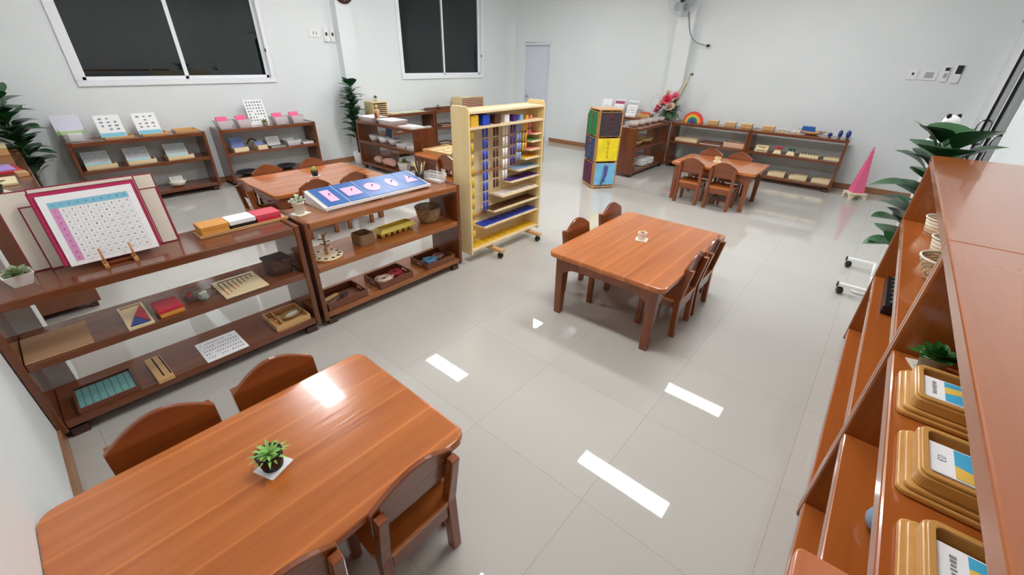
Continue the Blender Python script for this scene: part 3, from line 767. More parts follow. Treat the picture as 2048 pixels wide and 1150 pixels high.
CANE = mat('brown cane', '#a5845c', .7, var=.4, scale=55); CANEW = mat('cream cane', '#cbb792', .7, var=.45, scale=60)
def woven_body(prof, rounds, m, parent, sx=1, sy=1, stakes=18):
    """rounds of cane weaving in front of and behind upright stakes"""
    q = MB(); z0, z1 = prof[0][1], prof[-1][1]
    def rad(z):
        for (ra, za), (rb_, zb) in zip(prof, prof[1:]):
            if z <= zb: return ra+(rb_-ra)*(z-za)/(zb-za)
        return prof[-1][0]
    n = stakes*4
    for i in range(rounds):
        z = z0+(z1-z0)*(i+.5)/rounds; R_ = rad(z); t = (z1-z0)/rounds*.52
        q.tube([((R_+.0018*math.cos(stakes*2*PI*k/n+PI*(i % 2)))*sx*math.cos(2*PI*k/n), (R_+.0018*math.cos(stakes*2*PI*k/n+PI*(i % 2)))*sy*math.sin(2*PI*k/n), z) for k in range(n+1)], t, 5)
    for k in range(stakes):
        a = 2*PI*k/stakes; q.tube([(rad(z)*sx*math.cos(a), rad(z)*sy*math.sin(a), z) for z in (z0, (z0+z1)/2, z1)], .0022, 5)
    q.lathe([(rad(z0)*.98, z0-.003), (rad(z0)*.98, z0)], n=24, sx=sx, sy=sy)
    return q.build('basket_body', m, parent)
# ------------------------------------------------------------------ on the shelf with the shape rack
succulent('white-leaved plant in white round pot beside the shape rack', (1.01, 2.545, .706), 'round', .036, .07, leaf=mat('variegated leaf', '#c9d4bd', .5, var=.35, scale=70), R=.05, style='bush', matw=.09, matm=CREAM)
rk = thing('shape_rack', 'white sloping rack holding five blue shape tiles', 'rack', (1.535, 2.60, .7065))
for x in (-.40, 0, .40): MB().prism([(-.145, 0), (-.128, 0), (.125, 0), (.125, .010), (.112, .074), (-.145, .016)], x-.007, x+.007, 'x').build('end_panel', WHITE, rk, .001)
q = MB().prism([(-.148, .0165), (.112, .0745), (.112, .079), (-.148, .021)], -.408, .408, 'x')
for k in range(6): q.prism([(-.140, .0225), (.108, .078), (.108, .086), (-.140, .0305)], -.39-.0015+.156*k, -.39+.0015+.156*k, 'x')
q.prism([(-.156, .010), (-.1482, .010), (-.1482, .030), (-.156, .030)], -.408, .408, 'x'); q.build('sloping_top', WHITE, rk, .001)
sl = math.atan2(.058, .26)
def tile(label, i, shape):
    r = thing('inset_tile', label, 'shape tile', (1.535-.312+.156*i, 2.60-.142, .7065+.0232), 0, 'blue shape tiles'); M = RX(sl)
    c = MB().box(-.075, .075, .002, .250, 0, .008); c.xf(M); c.build('frame', BLUE, r, .001)
    c = MB()
    if shape == 'rect': P = [(-.03, .045), (.03, .045), (.03, .2), (-.03, .2)]
    elif shape == 'square': P = [(-.052, .065), (.052, .065), (.052, .18), (-.052, .18)]
    elif shape == 'tri': P = [(-.052, .07), (.052, .07), (0, .185)]
    else: a, b_ = (.054, .058) if shape == 'circle' else (.036, .066); P = [(a*math.cos(2*PI*k/28), .12+b_*math.sin(2*PI*k/28)) for k in range(28)]
    c.prism(P, .0085, .0105, 'z'); c.xf(M); ins = c.build('inset', LPINK, r)
    c = MB().lathe([(.002,.0108),(.0022,.018),(.006,.021),(.005,.027),(.0015,.029)], c=(0, .12, 0), n=10); c.xf(M); c.build('knob', mat('mauve knob', '#a3486f', .3, var=.02), ins)
for i, (s_, n) in enumerate((('rect', 'upright rectangle'), ('square', 'square'), ('circle', 'circle'), ('oval', 'oval'), ('tri', 'triangle'))):
    tile('blue tile with a pink %s on the white sloping rack' % n, i, s_)
pc = thing('pencil_cup', 'black mesh cup full of pencils beside the shape rack', 'cup', (1.965, 2.60, .706))
MB().lathe([(.026,0),(.034,.085),(.0325,.085),(.0245,.003)], n=20).build('cup', glassy('black mesh', '#35322f', .3, .5), pc)
PC = ['#e9e2d2', '#3f6b59', '#efe27f', '#d9a03a', '#2b2622', '#6f3b28', '#f0ead8', '#8a8f55', '#b04a3a']
PN = ['cream', 'green', 'pale yellow', 'amber', 'black', 'brown', 'white', 'olive', 'brick red']
for i, cl in enumerate(PC):
    a = 2*PI*i/9+.4; q = MB(); pts = [Vector((.006*math.cos(a+PI), .006*math.sin(a+PI), 0)), Vector((.046*math.cos(a), .046*math.sin(a), .128+.018*((i*5) % 4)/3))]
    d = (pts[1]-pts[0]).normalized(); q.tube([pts[0], pts[1]], .0042, 6)
    o = q.build('pencil', mat('pencil '+PN[i], cl, .45, var=.02), None, loc=(1.965, 2.60, .712)); tag(o, '%s pencil standing in the black mesh cup' % PN[i], 'pencil', 'pencils in the black cup')
    MB().tube([pts[1], pts[1]+d*.016], [.0042, .0006], 6).build('tip', W_LT, o)
r = thing('wire_basket', 'white wire basket on the end of the shape rack shelf', 'basket', (2.075, 2.555, .706), .12)
q = MB()
for z in (.004, .02, .035, .05, .066):
    k = .9+.1*z/.066; q.tube([(sx*.038*k, sy*.09*k, z) for sx, sy in ((-1,-1),(1,-1),(1,1),(-1,1),(-1,-1))], .0032 if z > .06 else .0018, 6)
for sy in (-1, 1):
    for i in range(6): x = -.034+.0136*i; q.tube([(x*.9, sy*.081, .004), (x, sy*.09, .066)], .0017, 5)
for sx in (-1, 1):
    for i in range(12): y = -.085+.0155*i; q.tube([(sx*.0342, y*.9, .004), (sx*.038, y, .066)], .0017, 5)
for i in range(7): q.tube([(-.03+.01*i, -.08, .004), (-.03+.01*i, .08, .004)], .0011, 5)
q.build('wire_cage', WHITE, r)
MB().box(-.03, .03, -.078, .078, .0065, .012).build('white_liner', PAPER, r)
zs = .4205
r = thing('peg_tree_disc', 'pale wooden disc with holes and a small peg tree', 'toy', (1.085, 2.47, zs))
q = MB().lathe([(.094,0),(.096,.004),(.096,.012),(.094,.015)], n=40); q.build('disc', W_LT, r)
q = MB()
for i in range(11): a = 2*PI*i/11+.15; q.lathe([(.011,.0152),(.011,.0156)], c=(.076*math.cos(a), .076*math.sin(a), 0), n=14)
q.build('hole', DINK, r)
q = MB().tube([(0,0,.015),(.002,0,.07),(-.002,.002,.148)], [.011,.008,.008], 10); q.tube([(0,0,.138),(.022,-.01,.16)], .004, 6); q.build('trunk', W_OZ, r)
for i, (z, a) in enumerate(((.062, .3), (.078, 2.2), (.098, -.5), (.118, 2.9), (.128, .8), (.09, 4.2))):
    MB().tube([(0,0,z), (.034*math.cos(a), .034*math.sin(a), z+.006)], .0032, 6).build('branch', W_DK, r)
r = thing('woven_box', 'square woven box with rounded corners on the middle shelf', 'basket', (1.365, 2.50, zs), .1)
q = MB(); q.prism(rrect(-.056, .056, -.056, .056, .02), 0, .003, 'z')
P = rrect(-.058, .058, -.058, .058, .02); Pi = rrect(-.053, .053, -.053, .053, .017); n = len(P)
V = [(x, y, .003) for x, y in P]+[(x, y, .075) for x, y in P]+[(x, y, .075) for x, y in Pi]+[(x, y, .003) for x, y in Pi]
q.add(V, [(k*n+i, k*n+(i+1) % n, (k+1)*n+(i+1) % n, (k+1)*n+i) for k in range(3) for i in range(n)])
q.build('basket_body', stripes('coarse brown weave', '#6f573d', '#a58762', 110, 2, .55, .85), r)
r = thing('egg_carton', 'yellow egg carton on the middle shelf beside wicker basket', 'carton', (1.635, 2.515, zs), .04)
q = MB()
for i in range(6):
    for j in (-1, 1): q.lathe([(.012,0),(.021,.03)], c=(-.125+.05*i, j*.026, 0), n=10)
q.build('egg_cups', YELLOW, r)
q = MB().frus((0,0,.0305), .31, .112, .318, .118, .006); q.tub((0,0,.037), .306, .108, .27, .075, .026, .008, floor=.004); q.build('tray_top', YELLOW, r, .003)
r = thing('wicker_basket', 'round brown wicker basket, open, on the middle shelf', 'basket', (1.965, 2.53, zs))
woven_body([(.062,.004),(.072,.012),(.088,.06),(.097,.105),(.1,.112)], 14, CANE, r)
q = MB()
for i in range(40): a = 2*PI*i/40; q.ball((.0975*math.cos(a), .0975*math.sin(a), .113), (.009, .009, .0055), 0, 6, 4)
q.build('braided_rim', stripes('wicker rim', '#5c4833', '#a08664', 160, 0, .5, .8), r)
zs = .1005
def coil(mb, R, n, rr, seed, m=0, h=.02):
    rng = random.Random(seed)
    for k in range(n):
        a0 = rng.uniform(0, 6.28); R1 = R*rng.uniform(.5, 1.15); cx, cy = rng.uniform(-.2, .2)*R, rng.uniform(-.2, .2)*R; e = rng.uniform(.6, 1)
        mb.tube([(cx+R1*math.cos(a0+2*PI*i/14), cy+R1*e*math.sin(a0+2*PI*i/14), .004+h*rng.random()) for i in range(13)], rr, 5, m)
for x, lab in ((1.115, 'brown handled tray with a comb and dark scissors'), (1.50, 'brown handled tray with beige and red cord bundles'), (1.92, 'brown handled tray with blue cord, nearest the bead cabinet')):
    tray('handled_tray', lab, (x, 2.46, zs), 0, .285, .215, .05, W_TR, 'brown handled trays on the bottom shelf', handles=True)
o = MB().prism(rrect(-.065, .065, -.018, .018, .012), 0, .006, 'z').build('wooden_comb', W_OR, None, .001, loc=(1.06, 2.50, .1085), rz=.25); tag(o, 'honey coloured wooden comb lying in the tray', 'comb')
q = MB(); q.tube([(-.09,-.02,.006),(-.03,.005,.007),(.02,.02,.006)], .004, 6); q.tube([(.02+.03*math.cos(a), .02+.02*math.sin(a), .006) for a in [i*.5 for i in range(13)]], .003, 6); q.tube([(-.03+.025*math.cos(a), -.01+.018*math.sin(a), .006) for a in [i*.5 for i in range(13)]], .003, 6)
o = q.build('cord_loop', BLACKP, None, loc=(1.12, 2.44, .109), rz=.15); tag(o, 'black looped scissors lying beside the comb', 'scissors')
for (nm, lab, m, x, y, R, sd) in (('cord_bundle', 'beige cord bundle in the middle handled tray', mat('beige cord', '#dcc4ae', .8, var=.15, scale=90), 1.455, 2.45, .052, 1), ('cord_bundle', 'red cord bundle in the middle handled tray', mat('dark red cord', '#a01c22', .6, var=.2, scale=90), 1.565, 2.475, .045, 2),
        ('cord_bundle', 'blue cord bundle in the tray nearest the bead cabinet', mat('blue grey cord', '#5f8fb4', .7, var=.25, scale=90), 1.885, 2.46, .05, 4), ('cord_bundle', 'mauve brown tangle beside the blue cord bundle', mat('mauve cord', '#7c5550', .7, var=.3, scale=90), 1.985, 2.475, .04, 5)):
    q = MB(); coil(q, R, 26, .0042, sd); o = q.build(nm, m, None, loc=(x, y, .1095)); tag(o, lab, 'cord', 'cord bundles in the trays')

# ------------------------------------------------------------------ table plants
succulent('spiky green succulent in black ribbed pot on the nearest table', (.178, 1.075, .4655), 'ribbed', .036, .058, BLACKP, mat('light green succulent', '#93c266', .45, var=.2, scale=60), R=.055, matw=.078, style='spiky', rz=.35, matm=stripes('ribbed white coaster', '#f3f3f3', '#cfcfd2', 160, 1, .2, .6))
succulent('tiny white hexagonal cup with a pinkish plant on middle table', (2.66, 1.06, .4655), 'hex', .034, .05, leaf=mat('pinkish cream petals', '#e6c3a4', .5, var=.2, scale=60), R=.026, style='plump', matw=.08, matm=CREAM)
succulent('small green cactus in black pot on the far left table', (1.93, 4.28, .4655), 'round', .036, .05, BLACKP, YGREEN, R=.055, style='cactus', matw=.075)
succulent('tiny yellow-white folded planter on the rainbow-side table', (5.80, 1.52, .4655), 'hex', .042, .05, mat('cream planter', '#f2ecc4', .4, var=.03), mat('pale yellow bud', '#cfcb86', .5, var=.2, scale=60), R=.03, style='plump', matw=.09, matm=CREAM)

# ------------------------------------------------------------------ bead cabinet on casters
bc = thing('bead_cabinet', 'tall pale plywood bead cabinet on casters, open front', 'cabinet', (2.235, 2.33, 0))
CL, CD, CZ0, CZ1 = .93, .19, .085, 1.25
def sidep(x): return MB().prism([(0, CZ0), (CD, CZ0), (CD, CZ1-.02), (CD-.02, CZ1), (.03, CZ1), (.006, CZ1-.012), (0, CZ1-.035)], x, x+.018, 'x')
sidep(0).build('side_panel', W_LZ, bc, .003); sidep(CL-.018).build('side_panel', W_LZ, bc, .003)
B(.0185, CL-.0185, CD-.008, CD, CZ0, CZ1-.03).build('back_panel', W_LT, bc)
def cboard(z, y0=.004): B(.0185, CL-.0185, y0, CD-.0085, z-.018, z).build('shelf_board', W_LT, bc, .002)
cboard(CZ1-.035); cboard(1.105); cboard(.125)
for z, x1 in ((.70, .66), (.335, .36)): B(.019, x1, CD-.02, CD-.0085, z, z+.022).build('hook_rail', W_OZ, bc, .002)
for x in (.27, .81):
    fb = B(x-.022, x+.022, -.115, CD+.07, .058, .0845).build('foot_bar', W_OR, bc, .004)
    for y in (-.085, CD+.045):
        q = MB(); q.cbox((x, y, .038), (.026, .03, .0195)); q.xf(T()); q.build('caster_fork', BLACKP, fb)
        q = MB().lathe([(.0,-.016),(.022,-.016),(.024,-.01),(.024,.01),(.022,.016),(0,.016)], n=18, cap0=False, cap1=False); q.xf(T(x, y+.004, .0245) @ RY(PI/2)); q.build('caster_wheel', BLACKP, fb)
STEPS = [(.985,.095),(.925,.135),(.855,.155),(.785,.215),(.70,.31),(.615,.40),(.51,.515),(.40,.615),(.285,.735)]
for z, L_ in STEPS: B(CL-.0185-L_, CL-.0185, .01, CD-.0085, z-.012, z).build('stepped_shelf', W_LT, bc, .0015)
BD = {'yellow': mat('golden beads', '#e8bd2e', .35, var=.25, scale=260), 'blue': mat('royal blue beads', '#2b49c0', .3, var=.3, scale=260), 'brown': BROWNB,
      'white': mat('white beads', '#efecec', .3, var=.12, scale=260), 'purple': mat('purple beads', '#4a2d86', .3, var=.3, scale=260), 'pale blue': mat('pale blue beads', '#8fb3e0', .3, var=.2, scale=260),
      'orange': mat('orange yellow beads', '#f0b53a', .3, var=.2, scale=260), 'pink': mat('pink beads', '#ee8d8d', .3, var=.2, scale=260), 'green': mat('green beads', '#5fa05a', .3, var=.2, scale=260), 'red': mat('red beads', '#c8402e', .3, var=.2, scale=260)}
bx, by = 2.235, 2.33
for cl, fx, sz in (('yellow', .085, .080), ('blue', .222, .076), ('brown', .365, .066), ('white', .49, .058), ('purple', .60, .050), ('pale blue', .70, .043), ('orange', .785, .035), ('pink', .85, .028)):
    q = MB(); n = max(3, int(sz/.0082)); d = sz/n
    for k in range(n): q.box(-sz/2, sz/2, -sz/2, sz/2, d*k+.0004, d*(k+1)-.0004)
    o = q.build('bead_cube', BD[cl], None, .001, 1, loc=(bx+.008+fx*.93, by+.06, 1.1055)); tag(o, '%s bead cube on the top shelf of the bead cabinet' % cl, 'bead cube', 'bead cubes on the cabinet')
for cl, fx, zb, cols in (('yellow', .05, .20, 1), ('blue', .225, .40, 2), ('brown', .365, .575, 2), ('white', .495, .625, 2), ('purple', .605, .73, 2), ('pale blue', .70, .76, 2), ('orange', .785, .83, 2), ('pink', .845, .955, 2)):
    q = MB(); ztop = 1.082; n = max(2, int(round((ztop-zb)/.085))); hh = (ztop-zb)/n; yy = .075 if cl != 'yellow' else .03
    for k in range(n):
        z1 = ztop-hh*k-.004; z0 = z1-hh+.014
        for cc in range(cols):
            for r_ in range(3):
                x = (cc-(cols-1)/2)*.036+(r_-1)*.0085
                q.tube([(x, yy, z0), (x, yy, z1)], .0041, 6)
    q.tube([(0, yy, ztop-.002), (0, yy, ztop+.006)], .002, 5)
    o = q.build('bead_chain', BD[cl], None, loc=(bx+.0185+(fx+(.035 if cl != 'yellow' else 0))*.893, by, 0)); tag(o, '%s bead chain hanging inside the bead cabinet' % cl, 'bead chain', 'hanging bead chains')
ROWC = [('red', 1, .985), ('green', 2, .925), ('pink', 3, .855), ('orange', 4, .785), ('pale blue', 5, .70), ('purple', 6, .615), ('white', 7, .51), ('brown', 8, .40), ('blue', 9, .285), ('yellow', 10, .125)]
ROWN = {'red': 'red bead square alone on the topmost stepped shelf', 'green': 'green bead square on the second stepped shelf of the bead cabinet', 'pink': 'pink bead square in the row of three, bead cabinet', 'orange': 'orange yellow bead square in the row of four, bead cabinet',
        'pale blue': 'pale blue bead square in the row of five, bead cabinet', 'purple': 'purple bead square in the row of six, bead cabinet', 'white': 'white bead square in the row of seven, bead cabinet', 'brown': 'brown bead square in the row of eight, bead cabinet',
        'blue': 'royal blue bead square in the row of nine, bead cabinet', 'yellow': 'golden bead square in the bottom row of bead cabinet'}
LEN = {z: L_ for z, L_ in STEPS}; LEN[.125] = .88
for cl, n, z in ROWC:
    L_ = LEN[z]; p = min(L_/n, .085); sz = p*.86; q = MB(); nb = max(2, min(n, 10)); d = sz/nb
    for k in range(nb): q.box(-sz/2+d*k+.0005, -sz/2+d*(k+1)-.0005, -.055, .055, 0, .006)
    proto = None
    for k in range(n):
        loc = (bx+CL-.019-p*(k+.5), by+.09, z+.0008)
        if proto is None: proto = q.build('bead_square', BD[cl], None, loc=loc); tag(proto, ROWN[cl], 'bead square', '%s bead squares' % cl)
        else:
            c = proto.copy(); COL.objects.link(c); c.location = loc

# ------------------------------------------------------------------ lacing frame tower
tw = thing('lacing_frame_tower', 'three-tier wooden stand of coloured cloth lacing frames', 'stand', (5.06, 2.86, 0), math.atan2(-.60, .80))
S = .33
B(-.005, S+.005, -.005, S+.005, .012, .034).build('base', W_OR, tw, .003)
for x in (0, S-.03):
    for y in (0, S-.03): B(x, x+.03, y, y+.03, 0, .0118).build('foot', W_OZ, tw); B(x+.002, x+.028, y+.002, y+.028, .0345, 1.0).build('post', W_OZ, tw, .002)
B(-.004, S+.004, -.004, S+.004, 1.0005, 1.016).build('top_panel', W_OR, tw, .003)
TC = [('light blue cloth', '#79bde4', 'plum cloth', '#5a1f3c'), ('yellow cloth', '#f2dc1e', 'navy cloth', '#2a3f66'), ('charcoal leather', '#3c3236', 'green cloth', '#157a3e')]
LACE = [mat('violet ribbon', '#5b3f92', .6, var=.2), mat('orange ribbon', '#e0882c', .6, var=.1), mat('red lace', '#b5324a', .6, var=.1)]
for tr_, (na, ca, nb, cb) in enumerate(TC):
    z0 = .045+.32*tr_; z1 = z0+.30
    for side in range(4):
        fr = MB(); a = .012
        for (x0, x1, zz0, zz1) in ((.01,S-.01,z0,z0+.016),(.01,S-.01,z1-.016,z1),(.01,.028,z0+.016,z1-.016),(S-.028,S-.01,z0+.016,z1-.016)): fr.box(x0, x1, -.012, -.0005, zz0, zz1)
        R_ = {0: T(), 1: T(0, S, 0) @ RZ(-PI/2), 2: T(S, S, 0) @ RZ(PI), 3: T(S, 0, 0) @ RZ(PI/2)}[side]
        fr.xf(R_); fo = fr.build('lacing_frame', W_OZ, tw, .0015)
        cl = MB(); cl.box(.020, S/2-.002, -.0165, -.0125, z0+.008, z1-.006); cl.box(S/2+.002, S-.020, -.0165, -.0125, z0+.008, z1-.006); cl.xf(R_)
        nm, cc = ((na, ca), (nb, cb))[side % 2]
        o = cl.build('cloth', mat(nm, cc, .75, var=.12, scale=14), fo); o['label'] = nm
        lc = MB(); nX = 4
        for k in range(nX):
            za = z0+.05+.056*k; zb = za+.034
            lc.tube([(S/2-.016, -.0185, za), (S/2+.016, -.0185, zb)], .0022, 5); lc.tube([(S/2+.016, -.0195, za), (S/2-.016, -.0195, zb)], .0022, 5)
        zt = z1-.045
        lc.tube([(S/2+.025*math.cos(q*.5), -.02, zt+.016*math.sin(q*.5)) for q in range(13)], .0025, 5)
        if tr_ == 0 and side == 0:
            for k in range(5): lc.tube([(S/2-.02+.014*k, -.021, zt), (S/2-.035+.016*k+.01*math.sin(k), -.026, z0+.14), (S/2-.06+.012*k, -.03, z0-.035+.03*k)], .0035, 5)
        lc.xf(R_); lc.build('laces', LACE[tr_], fo)

# ------------------------------------------------------------------ on the shelves under the larger window
ICON = INK
def icons(mb, w, h): marks(mb, -w/2+.02, w/2-.02, h*.28, h-.02, 4, 3, -.0004, .55, .5, skip=.15)
def rows_(mb, w, h): marks(mb, -w/2+.012, w/2-.012, h*.14, h-.012, 7, 6, -.0004, .6, .62, skip=.05)
def fine(mb, w, h): marks(mb, -w/2+.012, w/2-.012, h*.25, h-.015, 5, 9, -.0004, .7, .35, skip=.2)
ZT = .7065; ZM = .4205; ZB = .1005
r = thing('clear_bin', 'clear plastic bin with white cards and a green strip', 'bin', (.485, 6.42, ZT))
MB().tub((0,0,0), .17, .18, .21, .24, .115, .003).build('bin_body', CLEAR, r)
B(-.05, .06, -.06, .06, .005, .07).build('white_pads', PAPER, r)
lean_card('picture_card', 'plain white card with green lower band rising from clear bin', 'card', (.475, 6.47, ZT+.06), 0, .22, .19, .3, mat('lilac white card', '#dcdcea', .5, var=.02), band=(.0, .18, mat('green strip', '#9ccc62', .6, var=.03)), t=.004)
for x, lab in ((.80, 'white picture card with blue foot, beside the clear bin'), (1.12, 'shiny white picture card with blue foot, beside the empty tray')):
    tray('card_tray', 'shallow wooden tray under the '+('left' if x < 1 else 'right')+' white picture card on top', (x+.02, 6.40, ZT), 0, .25, .22, .025, W_OR, 'shallow wooden card trays')
    lean_card('picture_card', lab, 'card', (x-.01, 6.36, ZT+.012), 0, .215, .235, .42, PAPER, band=(.02, .2, CYAN), prints=icons, group='white picture cards with blue feet')
tray('card_tray', 'empty shallow wooden tray at the right end of its shelf top', (1.45, 6.42, ZT), 0, .23, .2, .03, W_OR, 'shallow wooden card trays')
for x, lab in ((.58, 'leftmost'), (.93, 'middle'), (1.30, 'rightmost')):
    tray('card_box', 'pale card box under the %s grey sheet on the middle shelf' % lab, (x, 6.40, ZM), 0, .26, .2, .045, W_LT, 'pale card boxes on the middle shelf')
    lean_card('grey_sheet', '%s grey printed sheet with blue foot on the middle shelf' % lab, 'card', (x-.015, 6.35, ZM+.025), 0, .215, .17, .62, mat('pale grey paper', '#ccd2d6', .5, var=.04), band=(.02, .16, mat('turquoise print', '#86cfdc', .6, var=.02)), prints=fine, group='grey sheets with blue feet')
r = thing('pale_bowl', 'pale plastic bowl on the bottom shelf under the larger window', 'bowl', (1.19, 6.40, ZB))
MB().lathe([(.04,0),(.075,.02),(.098,.07),(.094,.07),(.07,.024),(.035,.006)], n=24).build('bowl_body', mat('cream plastic', '#e6dcc8', .35, var=.03), r)
lean_card('picture_card', 'small printed card standing in the pale plastic bowl', 'card', (1.19, 6.385, ZB+.035), 0, .13, .085, .3, PAPER, prints=fine)
for i, (x, lab) in enumerate(((1.865, 'pink-filled frosted bin at the left end of the row'), (2.09, 'pink-filled frosted bin left of the printed chart'), (2.545, 'pink-filled frosted bin just right of the printed chart'), (2.775, 'pink-filled frosted bin at the right end of the row'))):
    r = thing('frosted_bin', lab, 'bin', (x, 6.40, ZT), 0, 'frosted bins with pink cards')
    MB().tub((0,0,0), .125, .15, .175, .20, .095, .003).build('bin_body', FROST, r)
    c = MB().box(-.062, .062, -.003, .003, .0, .125); c.box(-.062, .062, .02, .026, 0, .12); c.xf(T(0, -.005, .015) @ RX(-.35)); c.build('pink_cards', PINK, r)
lean_card('printed_chart', 'tall white chart with rows of little pictures on shelf top', 'chart', (2.31, 6.42, ZT), 0, .235, .315, .28, PAPER, prints=rows_)
succulent('yellow-green rosette plant in clear cup before the printed chart', (2.335, 6.335, ZT), 'round', .035, .045, FROST, YGREEN, R=.055, style='plump')
for x, w, lab, b in ((1.955, .17, 'card box with a blue leaning card on the middle shelf', 1), (2.215, .12, 'narrower card box with blue cards on the middle shelf', 0)):
    tray('card_box', lab, (x, 6.375, ZM), 0, w, .2, .055, W_LT, 'pale card boxes on the middle shelf', mi=W_LT)
    lean_card('blue_card', ('tall' if b else 'low')+' blue card standing in a pale box on middle shelf', 'card', (x, 6.37, ZM+.02), 0, w-.022, .15 if b else .08, .4, mat('periwinkle card', '#6f86c4', .5, var=.05))
q = MB(); q.tube([(-.07+.14*i/8, 0, .06+.06*math.sin(PI*i/8)) for i in range(9)], .012, 6)
o = q.build('basket_handle', W_DK, None, loc=(2.16, 6.46, ZM-.0)); tag(o, 'dark arched handle between the two blue-card boxes', 'handle arch')
r = tray('metal_tray', 'shiny metal tray with a white dotted card', (2.42, 6.385, ZM), 0, .19, .22, .025, STEEL)
def dots(mb, w, h): marks(mb, -w/2+.02, w/2-.02, .02, h-.02, 3, 3, -.0004, .2, .25, skip=0)
lean_card('dotted_card', 'white dotted card leaning in the shiny metal tray', 'card', (2.42, 6.42, ZM+.012), 0, .17, .12, .4, PAPER, prints=dots)
o = MB().tub((0,0,0), .16, .18, .2, .22, .07, .003).build('frosted_tub', FROST, None, loc=(2.645, 6.40, ZM)); tag(o, 'empty frosted tub on the middle shelf beside metal tray', 'tub')
tray('white_tray', 'flat white tray at the right end of the middle shelf', (2.855, 6.42, ZM), 0, .15, .2, .02, PLASTIC_W)
for x, lab in ((1.99, 'dark shallow bowl on the bottom shelf, seen above the chair'), (2.52, 'dark shallow bowl on the bottom shelf, right of the first')):
    o = MB().lathe([(.05,0),(.13,.045),(.126,.05),(.048,.008)], n=24).build('dark_bowl', mat('dark grey lacquer', '#38383a', .25, var=.05), None, loc=(x, 6.42, ZB)); tag(o, lab, 'bowl')

# ------------------------------------------------------------------ shelf seen end-on (torso model)
for y, lab in ((5.90, 'white rectangular tray at the far end of torso shelf'), (5.42, 'white rectangular tray next to the torso model')):
    r = thing('white_tub', lab, 'tray', (3.70, y, ZT), 0, 'white rectangular trays')
    MB().tub((0,0,0), .24, .30, .28, .36, .055, .005).build('tub_body', PLASTIC_W, r); B(-.08, .08, -.12, .12, .006, .04).build('paper_pad', PAPER, r)
r = thing('paper_stack', 'flat stack of white and pink papers near the shelf end', 'papers', (3.70, 4.98, ZT))
B(-.11, .11, -.16, .16, 0, .008).build('white_sheets', PAPER, r); B(-.09, .10, -.10, .12, .0082, .014).build('pink_sheet', mat('pale pink paper', '#e9cdd8', .6, var=.03), r); B(-.1, .07, -.14, .02, .0142, .02).build('top_sheet', PAPER, r)
SKIN = mat('tan model plastic', '#c49a72', .4, var=.08, scale=30); ORG = mat('dark red model plastic', '#8a2f2f', .35, var=.3, scale=40)
r = thing('torso_model', 'small anatomical torso model with dark red organs', 'model', (3.62, 5.66, ZT))
MB().lathe([(.032,0),(.034,.012),(.012,.014)], n=16).build('base', BLACKP, r)
q = MB().lathe([(.026,.014),(.034,.04),(.030,.08),(.040,.125),(.045,.155),(.03,.172),(.014,.178),(.013,.19)], n=18, sy=1.25, sx=.8); q.build('torso', SKIN, r)
q = MB().ball((0,0,.212), (.023,.020,.028), 0, 12, 9); q.build('head', SKIN, r)
q = MB().ball((-.022,.0,.10), (.018,.03,.05), 0, 12, 8); q.build('organs', ORG, r)
o = MB().ball((0,0,.018), (.03,.026,.018)).build('dark_stone', mat('dark stone', '#3a332c', .6, var=.3, scale=60), None, loc=(3.60, 5.80-.02, ZT)); tag(o, 'small dark stone between the white trays', 'stone')
for i, (y, lab) in enumerate(((5.86, 'frosted white bowl farthest along the middle shelf'), (5.62, 'frosted white bowl in the middle of the row'), (5.38, 'frosted white bowl nearest the flat boxes'))):
    o = MB().lathe([(.05,0),(.062,.02),(.088,.085),(.084,.085),(.058,.022),(.045,.006)], n=20).build('white_bowl', FROST if i != 1 else PLASTIC_W, None, loc=(3.66, y, ZM)); tag(o, lab, 'bowl', 'white bowls on the torso shelf')
for i, (y, lab) in enumerate(((5.14, 'flat white box beside the bowls on the torso shelf'), (4.90, 'flat white box by the end panel of torso shelf'))):
    r = thing('flat_box', lab, 'box', (3.68, y, ZM), .1*i, 'flat white boxes'); B(-.08, .08, -.1, .1, 0, .03).build('body', CREAM, r, .002); B(-.083, .083, -.103, .103, .0305, .042).build('lid', PAPER, r, .002)
lean_card('picture_card', 'blue picture card in white border at the shelf back', 'card', (3.80, 5.72, ZM), -PI/2, .17, .21, .2, PAPER, band=(.15, .85, mat('blue picture', '#5f7fae', .5, var=.3, scale=25)))
SALP = mat('pale pink satin', '#d9a79a', .4, var=.12, scale=25)
for (y, lab, s_) in ((5.80, 'round pale pink pouch on the bottom shelf', (.06, .085, .055)), (5.52, 'larger pale pink cushion on the bottom shelf', (.075, .15, .06))):
    q = MB().ball((0,0,s_[2]), s_, 0, 16, 10); q.ball((-.02, -s_[1]*.8, s_[2]*.7), (s_[0]*.6, s_[1]*.4, s_[2]*.6), 0, 12, 8)
    o = q.build('pink_cushion', SALP, None, loc=(3.64, y, ZB)); tag(o, lab, 'cushion', 'pale pink cushions')
succulent('yellow-green plant in big white six-sided planter on the bottom shelf', (3.645, 5.16, ZB), 'hex', .095, .11, leaf=YGREEN, R=.07, style='bush')
lean_card('photo_card', 'photo card leaning at the back of the bottom shelf', 'card', (3.78, 5.62, ZB), -PI/2, .22, .15, .25, mat('photo print', '#c8b0a4', .5, var=.4, scale=14))
plate('paper_sheet', 'white sheet lying on the bottom shelf by the end panel', 'paper', (3.66, 4.92, ZB+.001), 0, (.22, .2, .004), PAPER)

